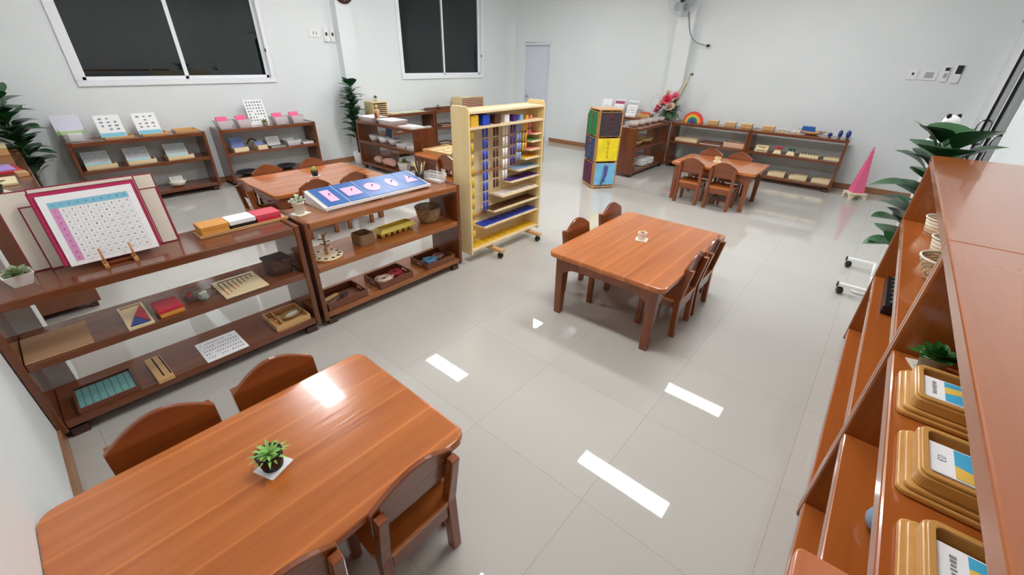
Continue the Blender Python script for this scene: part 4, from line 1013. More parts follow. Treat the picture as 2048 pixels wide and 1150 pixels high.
# ------------------------------------------------------------------ shelves under the smaller window
r = thing('letter_cabinet', 'pale wooden letter cabinet with open slots', 'cabinet', (4.11, 6.43, ZT))
B(-.135, -.123, -.12, .12, 0, .185).build('side_panel', W_LZ, r, .002); B(.123, .135, -.12, .12, 0, .185).build('side_panel', W_LZ, r, .002); B(-.135, .135, -.125, .125, .1855, .199).build('top_panel', W_LT, r, .003); B(-.1225, .1225, .11, .12, 0, .185).build('back_panel', W_DK, r)
for k in range(7): B(-.1225, .1225, -.115, .1095, .004+.029*k, .012+.029*k).build('slot_shelf', W_LT, r)
succulent('grey-green plant in white pot on the letter cabinet', (4.10, 6.40, ZT+.2), 'round', .028, .045, leaf=mat('grey green leaf', '#6d7b63', .6, var=.3, scale=60), R=.05, style='bush')
for x, cl, lab in ((4.42, '#e8dcb8', 'cream mat beside the letter cabinet'), (4.66, '#dfe3cf', 'pale green-white mat in the middle of shelf top'), (4.90, '#d7e0b8', 'pale green mat at the shelf join')):
    plate('flat_mat', lab, 'mat', (x, 6.42, ZT), .05, (.21, .22, .008), mat('mat '+cl, cl, .7, var=.05), 'flat mats under the smaller window')
r = tray('puzzle_tray', 'red-brown wooden tray carrying a tiny green plant', (5.46, 6.42, ZT), 0, .58, .24, .028, W_X)
succulent('tiny green plant in brown pot on the red-brown tray', (5.36, 6.37, ZT+.0085), 'round', .035, .035, mat('brown pot', '#5a3a26', .4, var=.05), BGREEN, R=.05, style='bush')
r = thing('map_cabinet', 'pale wooden cabinet with thin pinkish drawers under the smaller window', 'cabinet', (6.17, 6.42, ZT))
B(-.31, -.29, -.13, .13, 0, .165).build('side_panel', W_LZ, r, .003); B(.29, .31, -.13, .13, 0, .165).build('side_panel', W_LZ, r, .003); B(-.31, .31, -.133, .133, .1655, .182).build('top_panel', W_LT, r, .003); B(-.2895, .2895, .115, .13, 0, .165).build('back_panel', W_LT, r)
for k in range(5): B(-.2885, .2885, -.125, .114, .004+.032*k, .028+.032*k).build('drawer', mat('pinkish tan drawer', '#c89a7c', .5, var=.05), r, .002)
plate('white_card_sheet', 'white sheet lying on top of the thin-drawer cabinet', 'paper', (6.12, 6.42, ZT+.1825), .1, (.22, .14, .003), PAPER)
for x, z, lab in ((4.55, ZM, 'flat tray on the middle shelf behind the torso shelf end'), (5.55, ZM, 'flat tray of frames on the middle shelf'), (5.50, ZB, 'dark wooden tray with pale card on bottom shelf')):
    tray('flat_tray', lab, (x, 6.42, z), 0, .34, .24, .025, W_TR if z == ZB else W_X, 'flat trays under the smaller window', mi=CREAM)
o = MB().lathe([(.03,0),(.07,.03),(.066,.033),(.028,.008)], n=18).build('white_dish', CERAMIC, None, loc=(5.09, 6.36, ZM)); tag(o, 'shallow white dish beside the shelf divider', 'dish')
# puzzle map table
ZF = .4655
for i, (y, z, lab) in enumerate(((4.17, ZF, 'lower wooden puzzle map board'), (4.19, ZF+.0265, 'upper wooden puzzle map board'))):
    r = thing('puzzle_board', lab+' on the table behind bead cabinet', 'puzzle', (3.68, y, z), .03*i, 'stacked wooden puzzle maps')
    B(-.22, .22, -.28, .28, 0, .016).build('board', W_OR, r, .002)
    q = MB(); rng = random.Random(5+i)
    for (x0, x1, y0, y1) in ((-.22,.22,-.28,-.25),(-.22,.22,.25,.28),(-.22,-.19,-.25,.25),(.19,.22,-.25,.25)): q.box(x0, x1, y0, y1, .0162, .026)
    q.build('rim', W_OR, r, .002)
    if i:
        for k in range(12):
            cx = -.15+.1*(k % 4); cy = -.17+.17*(k//4); P = [(cx+.042*math.cos(2*PI*j/9)*rng.uniform(.7, 1.15), cy+.07*math.sin(2*PI*j/9)*rng.uniform(.7, 1.1)) for j in range(9)]
            MB().prism(P, .0162, .022, 'z').build('puzzle_piece', W_LT, r, .001)
succulent('small green plant in white pot on the puzzle map table', (3.425, 3.83, ZF), 'round', .036, .06, leaf=GREEN, R=.05, style='bush', matw=.085, matm=CREAM)
r = thing('flat_box', 'cream box on the puzzle map table partly behind bead cabinet', 'box', (3.62, 3.76, ZF), 0); B(-.11, .11, -.10, .10, 0, .05).build('body', CREAM, r, .003); B(-.112, .112, -.102, .102, .0505, .066).build('lid', PAPER, r, .003)

# ------------------------------------------------------------------ shelf beside the tower, and back-wall shelves
GB = glassy('bowl glass', '#fdf8f4', .05, .72)
for i in range(5):
    r = thing('glass_bowl', 'clear glass bowl, '+('nearest the tower' if i == 0 else 'second from the tower' if i == 1 else 'middle of the row' if i == 2 else 'second from the flowers' if i == 3 else 'nearest the flowers')+', on corner shelf', 'bowl', (6.16+.23*i, 2.90, ZT), 0, 'clear glass bowls on the corner shelf')
    MB().lathe([(.045,0),(.075,.022),(.098,.065),(.095,.066),(.072,.026),(.04,.006)], n=24).build('bowl_body', GB, r)
    MB().lathe([(.038,.007),(.06,.016),(.052,.032),(.02,.04)], n=12).build('pale_contents', mat('pale brown grains', '#c8ad96', .8, var=.25, scale=120), r)['kind'] = 'stuff'
r = thing('clear_tray', 'clear plastic tray behind the glass bowls', 'tray', (6.35, 3.02, ZT)); MB().tub((0,0,0), .28, .07, .30, .085, .05, .003).build('tray_body', CLEAR, r)
for i, (x, lab) in enumerate(((6.35, 'long woven tray on the middle shelf, front one'), (6.72, 'long woven tray on the middle shelf, farther one'))):
    o = MB().lathe([(.05,0),(.08,.03),(.1,.07),(.095,.072),(.075,.034),(.04,.006)], n=26, sx=1.9).build('woven_tray', stripes('tan weave', '#9a7a4e', '#d1ae78', 120, 2, .5, .8), None, loc=(x-.03, 2.90, ZM), rz=.0); o.scale = (.88, 1, 1); tag(o, lab, 'basket', 'long woven trays')
r = thing('woven_tray', 'brown woven box on the bottom shelf behind white cloths', 'basket', (6.25, 2.96, ZB)); MB().tub((0,0,0), .2, .18, .22, .2, .10, .006).build('basket_body', WICKER, r)
for i, (x, lab) in enumerate(((6.53, 'folded white cloth, front bundle'), (6.78, 'folded white cloth, farther bundle'))):
    q = MB()
    for k in range(3): q.prism(rrect(-.11+.01*k, .11-.008*k, -.12, .12-.012*k, .04), .002+.03*k, .03+.03*k, 'z')
    o = q.build('folded_cloth', mat('white cloth', '#e4e4e2', .85, var=.08, scale=40), None, .012, 3, loc=(x, 2.89, ZB), rz=.12*i); tag(o, lab+' on the corner shelf', 'cloth', 'folded white cloths')
def card3(mb, w, h): marks(mb, -w/2+.02, w/2-.02, h*.15, h*.6, 3, 4, -.0004, .6, .4)
for y, lab, bd in ((4.10, 'leaning white booklet with a grey drawing, farthest left', None), (3.84, 'leaning white booklet with a mauve band', (.72, .92, mat('mauve band', '#a8486f', .6, var=.03))), (3.58, 'leaning white booklet with a grey top, nearest the wooden box', (.74, .9, mat('grey band', '#b8bcc0', .6, var=.1, scale=30)))):
    lean_card('booklet', lab, 'booklet', (7.42, y, ZT), -PI/2, .19, .255, .35, PAPER, .012, 'leaning booklets', band=bd, prints=card3)
r = thing('toy_box', 'honey wooden box with a red disc on top', 'box', (7.42, 3.30, ZT)); B(-.09, .09, -.12, .12, 0, .06).build('body', W_OR, r, .004); MB().lathe([(.085,.0605),(.085,.075),(.06,.082),(.02,.084)], n=24).build('red_disc', mat('orange red paint', '#d9512c', .4, var=.03), r)
# flowers in the corner
fl = thing('flower_arrangement', 'pink and peach flower arrangement with a tall curved leaf', 'flowers', (7.40, 2.88, ZT-.0))
MB().lathe([(.05,0),(.075,.05),(.065,.11),(.05,.115)], n=20).build('vase', mat('grey green vase', '#7f8a7a', .4, var=.05), fl)
q = MB(); rng = random.Random(11)
for i in range(44):
    a = rng.uniform(0, 2*PI); e = rng.uniform(-.35, 1.1); d = Vector((math.cos(a)*math.cos(e), math.sin(a)*math.cos(e), math.sin(e)))
    q.leaf(Vector((0,0,.13))+d*.04, d, rng.uniform(.13, .26), rng.uniform(.03, .07), rng.uniform(.2, .6), nl=5, tip=.9)
q.build('leaves', mat('mixed foliage', '#44663c', .5, var=.45, scale=14), fl)
FC = [('#f0688a', .075), ('#f5d9c6', .065), ('#f6c9b8', .06), ('#f0699a', .05), ('#f3e9dc', .055), ('#e97a9b', .045), ('#f4a6b4', .06)]
FP = [(-.10, .02, .30), (-.12, -.05, .20), (-.09, .10, .24), (-.05, .16, .18), (-.03, .05, .40), (-.11, .17, .13), (-.04, -.08, .36)]
for (cl, R_), p in zip(FC, FP):
    f = MB()
    for k in range(3):
        for i in range(7):
            a = 2*PI*i/7+.4*k; e = .2+.5*k; f.leaf((0,0,0), (math.cos(a)*math.cos(e), math.sin(a)*math.cos(e), math.sin(e)), R_*1.35, R_*1.1, -.25, nl=4, tip=1.2, cup=.2)
    f.ball((0,0,R_*.2), R_*.22, 0, 8, 6); f.xf(T(*p) @ RY(-.9) @ RZ(.3)); f.build('flower', mat('petals '+cl, cl, .6, var=.1, scale=30), fl)
for i in range(3):
    f = MB()
    for k in range(7): f.ball((-.01+.008*k, -.11-.012*k+.02*i, .34+.034*k), (.02-.0012*k, .02-.0012*k, .024), 0, 8, 6)
    if i == 0: f.build('flower_spike', mat('pink spike', '#ef7fa6', .6, var=.15, scale=40), fl)
q = MB(); pts = [(0, -.04-.19*(k/10)**1.3, .12+.56*(k/10)) for k in range(11)]
for k in range(10): pass
V = []; F_ = []
for k, p in enumerate(pts):
    wd = .04*math.sin(PI*min(1, (k+1.5)/11.5))**.7+.004
    V += [(p[0]-wd*.3, p[1]-wd, p[2]), (p[0]-wd*.7, p[1], p[2]+.006), (p[0]-wd*.3, p[1]+wd, p[2]), (p[0]+wd*.2, p[1], p[2]-.004)]
for k in range(10):
    for j in range(4): F_.append((4*k+j, 4*k+(j+1) % 4, 4*k+4+(j+1) % 4, 4*k+4+j))
q.add(V, F_, 0, True); q.build('curved_leaf', mat('pale sheath', '#c9c9a8', .5, var=.2, scale=20), fl)
q = MB().tube([pts[-1], (-.01, -.255, .70), (-.015, -.275, .685), (-.015, -.268, .665)], [.012, .011, .009, .004], 8); q.build('dark_tip', mat('dark brown husk', '#4a3530', .6, var=.2), fl)
q = MB().tube([(-.05, .22+.11*math.cos(a), .26+.11*math.sin(a)) for a in [i*PI/10 for i in range(-4, 15)]], .003, 5); q.build('wire_hoop', mat('pale wire', '#b9bdb4', .4, var=.05), fl)
# rainbow shelf, top
rb = thing('rainbow_stacker', 'wooden rainbow of nested coloured arches on the shelf', 'toy', (7.40, 2.46, ZT), -PI/2)
for k, cl in enumerate(('#e8453c', '#f08436', '#f6d648', '#3f9a54', '#2f62b8', '#6a3f7e')):
    ro, ri = .158-.024*k, .158-.024*k-.0235; P = [(ro*math.cos(PI*i/24), ro*math.sin(PI*i/24)*1.02) for i in range(25)]+[(ri*math.cos(PI*i/24), ri*math.sin(PI*i/24)*1.02) for i in range(24, -1, -1)]
    MB().prism(P, -.03, .03, 'y').build('arch', mat('arch '+cl, cl, .55, var=.05), rb, .002)
for i, (y, lab) in enumerate(((2.14, 'small pale wooden box just right of the rainbow'), (1.88, 'small pale wooden box between two others'), (1.645, 'small pale wooden box over the shelf join'), (1.345, 'small pale wooden box beside the white keys'))):
    r = thing('small_box', lab+' on the shelf top', 'box', (7.41, y, ZT), 0, 'small pale wooden boxes on the shelf top')
    B(-.055, .055, -.075, .075, 0, .05).build('body', W_OR, r, .003); B(-.058, .058, -.078, .078, .0505, .066).build('lid', W_LT, r, .003)
for i, (y, lab) in enumerate(((1.16, 'pair of white objects propped on a pale block'), (.985, 'pair of white objects lying flat beside boat bowl'))):
    r = thing('white_set', lab, 'toy', (7.36, y, ZT), .2, 'white small objects on the shelf top')
    B(-.05, .05, -.06, .06, 0, .012).build('block', W_LT, r, .002)
    for s_ in (-1, 1): q = MB().box(-.035, .035, s_*.028-.018, s_*.028+.018, .0, .014); q.xf(T(0, 0, .022) @ RY(.35 if i == 0 else 0)); q.build('white_piece', PAPER, r, .004)
r = thing('boat_bowl', 'boat-shaped wooden bowl on the shelf top', 'bowl', (7.40, .80, ZT))
q = MB(); V = []; n = 20
def boat(k, s_): a = 2*PI*k/n; return s_*.075*math.cos(a), s_*.185*math.sin(a)
rings = [(.45, 0), (.72, .012), (1.0, .045), (.93, .046), (.66, .018), (.40, .009)]
for s_, z in rings:
    for k in range(n): x, y = boat(k, s_); V.append((x, y, z+.022*(abs(math.sin(2*PI*k/n))**4)*s_))
q.add(V, [(i*n+k, i*n+(k+1) % n, (i+1)*n+(k+1) % n, (i+1)*n+k) for i in range(5) for k in range(n)]+[list(range(n-1, -1, -1))], 0, True); q.add(V[-n:], [list(range(n))], 0); q.build('bowl_body', W_OR, r)
r = thing('blue_box', 'blue block with a slanted side in the boat-shaped bowl', 'block', (7.39, .85, ZT+.02)); q = MB().prism([(-.085,0),(.085,0),(.075,.085),(-.07,.085)], -.035, .035, 'x'); q.build('block_body', BLUE, r, .004)
o = MB().ball((0,0,.016), (.022,.022,.016)).build('blue_ball', DBLUE, None, loc=(7.39, .70, ZT+.028)); tag(o, 'small blue round piece in the boat-shaped bowl', 'ball')
for (y, rr, hh, lab) in ((.585, .028, .026, 'low round blue solid on the shelf top'), (.475, .026, .048, 'blue egg solid between the two other blue solids'), (.385, .029, .05, 'blue ellipsoid nearest the pink tower end')):
    o = MB().ball((0,0,hh), (rr, rr, hh), 0, 16, 10).build('blue_solid', DBLUE, None, loc=(7.41, y, ZT)); tag(o, lab, 'solid', 'blue solids in a row')
# rainbow shelf, middle and bottom
tray('long_box', 'long pale wooden box under the rainbow', (7.37, 2.47, ZM), PI/2, .36, .18, .045, W_LT, mi=W_LT)
r = tray('picture_tray', 'brown tray with a white sheet on the middle shelf', (7.38, 2.08, ZM), PI/2, .32, .2, .03, W_TR, mi=PAPER)
r = thing('salmon_box', 'pinkish tan wooden box beside the shelf divider', 'box', (7.38, 1.735, ZM)); MB().tub((0,0,0), .19, .30, .19, .30, .07, .01).build('box_body', mat('pinkish tan wood', '#e0b595', .5, var=.05), r, .002); B(-.07, .07, -.13, .13, .045, .055).build('contents', W_TR, r)
r = thing('slot_block', 'pale stepped wooden block with dark slots', 'toy', (7.32, 1.335, ZM)); q = MB().prism([(-.09,0),(.09,0),(.09,.04),(.04,.04),(.04,.085),(-.09,.085)], -.085, .085, 'y'); q.xf(RZ(PI)); q.build('block_body', W_LT, r, .003)
q = MB(); q.box(-.092, -.0905, -.06, .06, .016, .024); q.box(-.042, -.0405, -.05, .05, .058, .066); q.build('slot', DINK, r)
for (y, cl, m) in ((1.125, 'red', RED), (.955, 'green', mat('bottle green paint', '#1f6b4a', .4, var=.05))):
    r = thing('hammer_toy', 'small wooden toy with %s round tops on the middle shelf' % cl, 'toy', (7.30, y, ZM), 0, 'small toys with coloured tops')
    q = MB().frus((0,0,0), .09, .11, .06, .075, .05); q.build('base', W_LT, r, .003)
    for k in (-1, 0, 1):
        p = MB().lathe([(.006,.0505),(.006,.068),(.016,.07),(.019,.08),(.016,.092),(.006,.096)], c=(0, k*.03, 0), n=12); p.build('peg', m, r)
r = thing('peg_box', 'pale wooden box with a row of dark pegs', 'toy', (7.30, .725, ZM)); B(-.06, .06, -.115, .115, 0, .04).build('box_body', W_LT, r, .003)
for k in range(6): MB().lathe([(.007,.0405),(.009,.052),(.005,.06)], c=(0, -.09+.036*k, 0), n=8).build('peg', W_DK, r)
tray('card_box', 'pale wooden box with grey sheets at the shelf end', (7.32, .46, ZM), PI/2, .18, .15, .035, W_LT, mi=mat('grey sheet', '#a9adb0', .6, var=.05))
for y, lab in ((1.05, 'pale wooden box on the bottom shelf, left of three'), (.77, 'pale wooden box on the bottom shelf, middle of three'), (.49, 'pale wooden box on the bottom shelf, right of three')):
    r = thing('sound_box', lab, 'box', (7.36, y, ZB), 0, 'pale wooden boxes on the bottom shelf'); B(-.1, .1, -.11, .11, 0, .05).build('body', W_LT, r, .003); B(-.102, .102, -.112, .05, .0505, .064).build('sliding_lid', W_LT, r, .002)
plate('floor_mat', 'dark patterned mat on the bottom shelf under the rainbow', 'mat', (7.38, 2.25, ZB), 0, (.22, .5, .012), mat('dark red fabric', '#5a2a24', .8, var=.3, scale=20))

# ------------------------------------------------------------------ pink tower
st = thing('small_stand', 'low cream stand with arched legs under the pink tower', 'stand', (7.17, .06, 0), .5)
B(-.105, .105, -.105, .105, .068, .088).build('top', mat('cream paint', '#efe2c6', .45, var=.02), st, .008)
for sx in (-1, 1):
    for sy in (-1, 1):
        q = MB(); x0, y0 = sx*.10, sy*.10
        br = [(0, 0), (.03, 0), (.034, .03), (.055, .055), (.085, .0675), (0, .0675)]
        q.prism([(x0-sx*a, z) for a, z in br], y0-sy*.024, y0, 'y'); q.prism([(y0-sy*a, z) for a, z in br], x0-sx*.024, x0, 'x'); q.build('leg', MATS['cream paint'], st, .002)
PT = mat('pink tower paint', '#f5769f', .45, var=.02); z = .0885
for k in range(10):
    s_ = .128-.0125*k; hh = .0585 if k < 9 else .045
    q = MB().box(-s_/2, s_/2, -s_/2, s_/2, 0, hh); o = q.build('pink_cube', PT, None, .0015, loc=(7.17, .06, z), rz=.5)
    tag(o, ('largest pink cube, at the foot of the tower' if k == 0 else 'smallest pink cube, at the tip of the tower' if k == 9 else 'pink cube number %s up from the stand in the tower' % ('two','three','four','five','six','seven','eight','nine')[k-1]), 'cube', 'pink tower cubes'); z += hh+.0004

# ------------------------------------------------------------------ tall shelf contents, right foreground
ZK = .8205
def lip_tray(label, x, y, rz, cardfn):
    r = thing('lipped_tray', label, 'tray', (x, y, ZK), rz, 'honey yellow lipped trays')
    G = wood('honey yellow lacquer', '#c08a42', '#d8a862', 1, .3, coat=.3)
    a, b_ = .205, .30; q = MB()
    q.prism(rrect(-a/2, a/2, -b_/2, b_/2, .018), 0, .012, 'z'); q.prism(rrect(-a/2+.008, a/2-.008, -b_/2+.008, b_/2-.008, .016), .0122, .022, 'z'); q.build('stepped_foot', G, r, .003)
    def ring(i0, i1, z0, z1):
        P, Q = rrect(-a/2+i0, a/2-i0, -b_/2+i0, b_/2-i0, .018), rrect(-a/2+i1, a/2-i1, -b_/2+i1, b_/2-i1, .012); n = len(P)
        V = [(x_, y_, z0) for x_, y_ in P]+[(x_, y_, z1) for x_, y_ in P]+[(x_, y_, z1) for x_, y_ in Q]+[(x_, y_, z0) for x_, y_ in Q]
        m = MB(); m.add(V, [(k*n+i, k*n+(i+1) % n, (k+1) % 4*n+(i+1) % n, (k+1) % 4*n+i) for k in range(4) for i in range(n)]); return m
    ring(.018, .028, .0222, .05).build('wall', G, r, .003); ring(.022, .034, .0502, .057).build('rim', G, r, .002)
    c = MB().box(-.048, .048, -.108, .116, .0225, .046); cd = c.build('card_stack', PAPER, r, .001)
    cardfn(cd)
    return r
SKY = mat('sky blue print', '#49b4dd', .5, var=.02); SUN = mat('golden yellow print', '#f2c85a', .5, var=.03)
def half(cd, kind):
    q = MB(); q.box(-.044, .044, -.104, .074, .0462, .0466); q.build('blue_half', SKY, cd)
    q = MB(); n = 10
    if kind == 0: P = [(.018+.010*math.sin(PI*i/n), .074-.178*i/n) for i in range(n+1)]+[(-.012+.020*math.sin(PI*i/n), .074-.178*i/n) for i in range(n, -1, -1)]
    else: P = [(-.006-.03*math.sin(PI*.5*i/n), .074-.178*i/n) for i in range(n+1)]+[(-.044, -.104), (-.044, .074)]
    q.prism(P, .0467, .0471, 'z'); q.build('yellow_shape', SUN, cd)
    q = MB()
    if kind == 0: marks(q, -.03, .03, 0, .01, 1, 7, 0, .7, .9, skip=0); q.xf(T(0, .088, .0465) @ RX(-PI/2))
    else: q.text('03', .020, T(0, .094, .0468) @ RZ(PI))
    q.build('print', INK, cd)
lip_tray('honey yellow lipped tray beside the small green succulent', 1.285, -.39, .0, lambda c: half(c, 0))
lip_tray('honey yellow lipped tray in the middle of three', 1.01, -.395, 0, lambda c: half(c, 1))
lip_tray('honey yellow lipped tray nearest the camera', .735, -.40, 0, lambda c: half(c, 0))
succulent('green succulent in grey pot on the tall shelf beside yellow tray', (1.455, -.305, ZK), 'round', .034, .045, mat('grey stone pot', '#8f887a', .5, var=.2, scale=60), GREEN, R=.058, style='plump', matw=.08, matm=CREAM)
def basket(label, x, y, r0, r1, h, m, rim=None, handle=False, z=ZK):
    r = thing('woven_basket', label, 'basket', (x, y, z), 0, 'woven baskets on the tall shelf')
    if m is WICKW: woven_body([(r0,.003),(r0+.4*(r1-r0),h*.4),(r1,h)], int(h/.0085), CANEW, r)
    else: MB().lathe([(r0,0),(r0+.3*(r1-r0),h*.4),(r1,h),(r1-.006,h),(r0+.3*(r1-r0)-.006,h*.42),(r0-.008,.006)], n=30).build('basket_body', m, r)
    q = MB().tube([(r1*math.cos(2*PI*i/28), r1*math.sin(2*PI*i/28), h) for i in range(29)], .004, 6); q.build('rim', rim or CREAM, r); return r
PALEW = stripes('cream woven band', '#c7b898', '#efe6cf', 60, 2, .6, .7)
basket('cream woven basket farthest along the tall shelf', 2.90, -.375, .07, .085, .085, PALEW)
basket('cream woven basket next to the farthest one', 2.55, -.385, .065, .08, .085, PALEW)
basket('brown and cream wicker basket beyond the shelf divider', 2.22, -.355, .05, .095, .09, WICKW)
basket('tall wicker basket on the near side of the shelf divider', 1.435, -.475, .05, .07, .15, WICKW)
r = thing('studded_tray', 'black tray with rows of shiny studs on the second shelf', 'tray', (2.80, -.40, .4655)); B(-.22, .22, -.13, .13, 0, .05).build('tray_body', BLACKP, r, .006)
for i in range(7):
    for j in range(3): MB().ball((-.18+.06*i, .09-.09*j, .055), (.022, .022, .016), 0, 10, 6).build('stud', BLACKP, r)
o = MB().ball((0,0,.035), (.04,.035,.035), 0, 14, 10).build('blue_ball', mat('pale blue plastic', '#7f9dba', .3, var=.05), None, loc=(1.16, -.33, .4655)); tag(o, 'pale blue ball on the second shelf under the yellow trays', 'ball')
r = thing('salmon_board', 'salmon wooden board jutting out of the second shelf', 'board', (.79, -.345, .4655), .03); MB().prism(rrect(-.16, .16, -.17, .17, .02), 0, .03, 'z').build('board', W_SAL, r, .004)
# rolling stand behind the tall shelf, with a soft toy on it
rs = thing('rolling_stand', 'white rolling stand on black casters behind the tall shelf', 'stand', (4.14, -.10, 0))
for x in (-.31, .33):
    ft = MB().box(x-.016, x+.016, -.52, .0, .062, .09).build('foot_bar', PLASTIC_W, rs, .004)
    B(x-.018, x+.018, .0005, .012, .06, .092).build('end_cap', BLACKP, ft, .003)
    for y in (-.02, -.49):
        q = MB().lathe([(0,-.014),(.026,-.014),(.029,-.008),(.029,.008),(.026,.014),(0,.014)], n=18, cap0=False, cap1=False); q.xf(T(x, y, .0295) @ RZ(.5) @ RX(PI/2)); q.build('caster_wheel', BLACKP, ft)
        B(x-.009, x+.009, y-.012, y+.012, .03, .0615).build('caster_fork', BLACKP, ft)
B(-.2935, .3135, -.21, -.18, .064, .088).build('crossbar', PLASTIC_W, rs, .003)
B(-.012, .018, -.21, -.18, .0885, 1.1145).build('post', PLASTIC_W, rs, .003)
B(-.06, .07, -.26, -.12, 1.115, 1.129).build('ledge', PLASTIC_W, rs, .003)
q = MB().tube([(-.1+.035*math.cos(2*PI*i/20), -.12+.05*math.sin(2*PI*i/20), .012) for i in range(21)], .008, 6); o = q.build('cable_ring', PLASTIC_W, None, loc=(4.05, -.12, 0)); tag(o, 'loop of white cable on the floor by the stand', 'cable')
ty = thing('soft_toy', 'black and white soft toy on top of the white stand', 'toy', (4.145, -.30, 1.1295), PI*.75)
FURW, FURB = mat('white plush', '#eeeeee', .9, var=.05, scale=80), mat('black plush', '#1b1a1c', .9, var=.1, scale=80)
q = MB().ball((0,0,.05), (.05,.045,.05), 0, 14, 10); q.build('body', FURW, ty)
q = MB().ball((0,-.005,.12), (.048,.044,.042), 0, 14, 10); q.build('head', FURW, ty)
for s_ in (-1, 1):
    MB().ball((s_*.036, 0, .155), (.016,.01,.016), 0, 10, 7).build('ear', FURB, ty); MB().ball((s_*.018, -.040, .126), (.011,.008,.013), 0, 8, 6).build('eye_patch', FURB, ty); MB().ball((s_*.045, -.02, .06), (.016,.018,.034), 0, 10, 7).build('arm', FURB, ty)
    MB().ball((s_*.03, -.04, .018), (.02,.026,.017), 0, 10, 7).build('leg', FURB, ty)
MB().ball((0,-.047,.112), (.007,.006,.005), 0, 8, 6).build('nose', FURB, ty)

# ------------------------------------------------------------------ fig plants
fig_tree('fiddle leaf fig beside the far end of the tall shelf', (3.50, -.37, 0), .46, 1.16, .25, 44, 3, .19, (-.03, .10), .12, .24)
fig_tree('dark fiddle leaf fig in the left corner behind the near-wall shelf', (.07, 6.345, 0), .42, 1.14, .18, 60, 8, .155, (0, -.02), .10, .22)
fig_tree('slim dark fiddle leaf fig beside the pilaster and torso shelf', (3.635, 6.325, 0), .40, 1.18, .16, 60, 5, .14, (.0, .0), .10, .2)

# ------------------------------------------------------------------ on the near-wall shelf
r = thing('small_box', 'honey wooden box at the far end of near-wall shelf', 'box', (-.11, 6.0, ZT)); B(-.09, .09, -.11, .11, 0, .06).build('body', W_OR, r, .003); B(-.092, .092, -.112, .112, .0605, .078).build('lid', W_LT, r, .003)
r = thing('felt_sheet', 'lilac and red felt pad on the near-wall shelf', 'pad', (-.14, 5.12, ZT), .1); B(-.13, .13, -.15, .15, 0, .02).build('red_pad', RED, r, .003); B(-.125, .10, -.12, .14, .0205, .026).build('lilac_sheet', mat('lilac felt', '#a98fd0', .8, var=.12, scale=30), r)
r = thing('small_box', 'small pale wooden block at the shelf front edge', 'block', (-.01, 4.86, ZT), .1); B(-.03, .03, -.06, .06, 0, .03).build('block', W_OR, r, .003)
r = thing('picture_puzzle', 'cream picture puzzle with black and orange dots', 'puzzle', (-.15, 4.66, ZT)); B(-.12, .10, -.13, .13, 0, .018).build('board', mat('cream yellow wood', '#ecdcae', .5, var=.05), r, .003)
q = MB(); q.lathe([(.014,.0182),(.014,.021)], c=(.03,-.02,0), n=12); q.lathe([(.011,.0182),(.011,.021)], c=(-.03,.03,0), n=12, m=1); q.build('dots', [DINK, OCHRE], r)
succulent('yellow-green plant in black pot beside the picture puzzle', (-.165, 4.33, ZT), 'round', .045, .05, BLACKP, YGREEN, R=.06, style='plump', matw=.13, matm=CREAM)
# bench behind the bead cabinet
r = thing('wooden_stool', 'dark wooden stool glimpsed behind the bead cabinet', 'stool', (5.75, 4.52, 0)); B(-.17, .17, -.17, .17, .40, .43).build('seat', W_DK, r, .004)
for x in (-.15, .15):
    for y in (-.15, .15): B(x-.02, x+.02, y-.02, y+.02, 0, .3995).build('leg', W_DK, r, .003)
r = thing('ring_stack', 'stack of white rings on the dark wooden stool', 'toy', (5.82, 4.42, .4305))
for k in range(9): MB().lathe([(.03,.022*k),(.05,.022*k+.003),(.05,.022*k+.016),(.03,.022*k+.019)], n=18).build('ring', PLASTIC_W, r)

# ------------------------------------------------------------------ on the walls
def wplate(name, label, cat, loc, rz, w, h, parts, group=None, d=.012):
    r = thing(name, label, cat, loc, rz, group); B(-w/2, w/2, -d, -.0005, -h/2, h/2).build('plate', PLASTIC_W, r, .003)
    for (pn, x0, x1, z0, z1, dd, m) in parts: B(x0, x1, -d-dd, -d-.0003, z0, z1).build(pn, m, r, .001)
    return r
GREYP = mat('grey plastic', '#a9adb0', .4, var=.03)
wplate('wall_socket', 'wide white socket plate right of the larger window', 'socket', (3.385, Y1, 1.815), 0, .17, .10, [('socket_hole', -.03, -.012, -.02, .02, .001, GREYP), ('socket_hole', .012, .03, -.02, .02, .001, GREYP)])
for x, lab in ((3.55, 'white control holder beside the socket, left one'), (3.645, 'white control holder beside the pilaster, right one')):
    wplate('control_holder', lab, 'remote', (x, Y1, 1.80), 0, .068, .17, [('dark_button', -.014, .012, -.01, .03, .006, BLACKP), ('cradle', -.026, .026, -.084, -.04, .016, PLASTIC_W)], 'white control holders', .022)
wplate('light_switch', 'white wall plate with one small dark button', 'switch', (X1, .0, 1.485), -PI/2, .105, .115, [('rocker', -.03, .03, -.035, .035, .003, PLASTIC_W), ('button', -.01, .012, -.005, .022, .006, BLACKP)])
wplate('light_switch', 'wide white switch plate with two rockers', 'switch', (X1, -.155, 1.485), -PI/2, .155, .115, [('rocker', -.04, .04, -.03, -.002, .004, GREYP), ('rocker', -.04, .04, .002, .03, .004, GREYP)])
r = wplate('remote_control', 'white remote with small dark screen on wall', 'remote', (X1, -.30, 1.50), -PI/2, .058, .16, [('screen', -.02, .02, .035, .07, .003, BLACKP), ('dial', -.016, .016, -.04, .01, .004, GREYP)], None, .024)
r = wplate('remote_control', 'white remote with large black top on wall', 'remote', (X1, -.405, 1.505), -PI/2, .062, .19, [('black_face', -.028, .028, .0, .09, .003, BLACKP)], None, .024)
wplate('wall_socket', 'white socket with the fan plug, right of the pilaster', 'socket', (X1, 2.57, 1.80), -PI/2, .12, .10, [('plug', -.005, .035, -.025, .01, .035, BLACKP)])
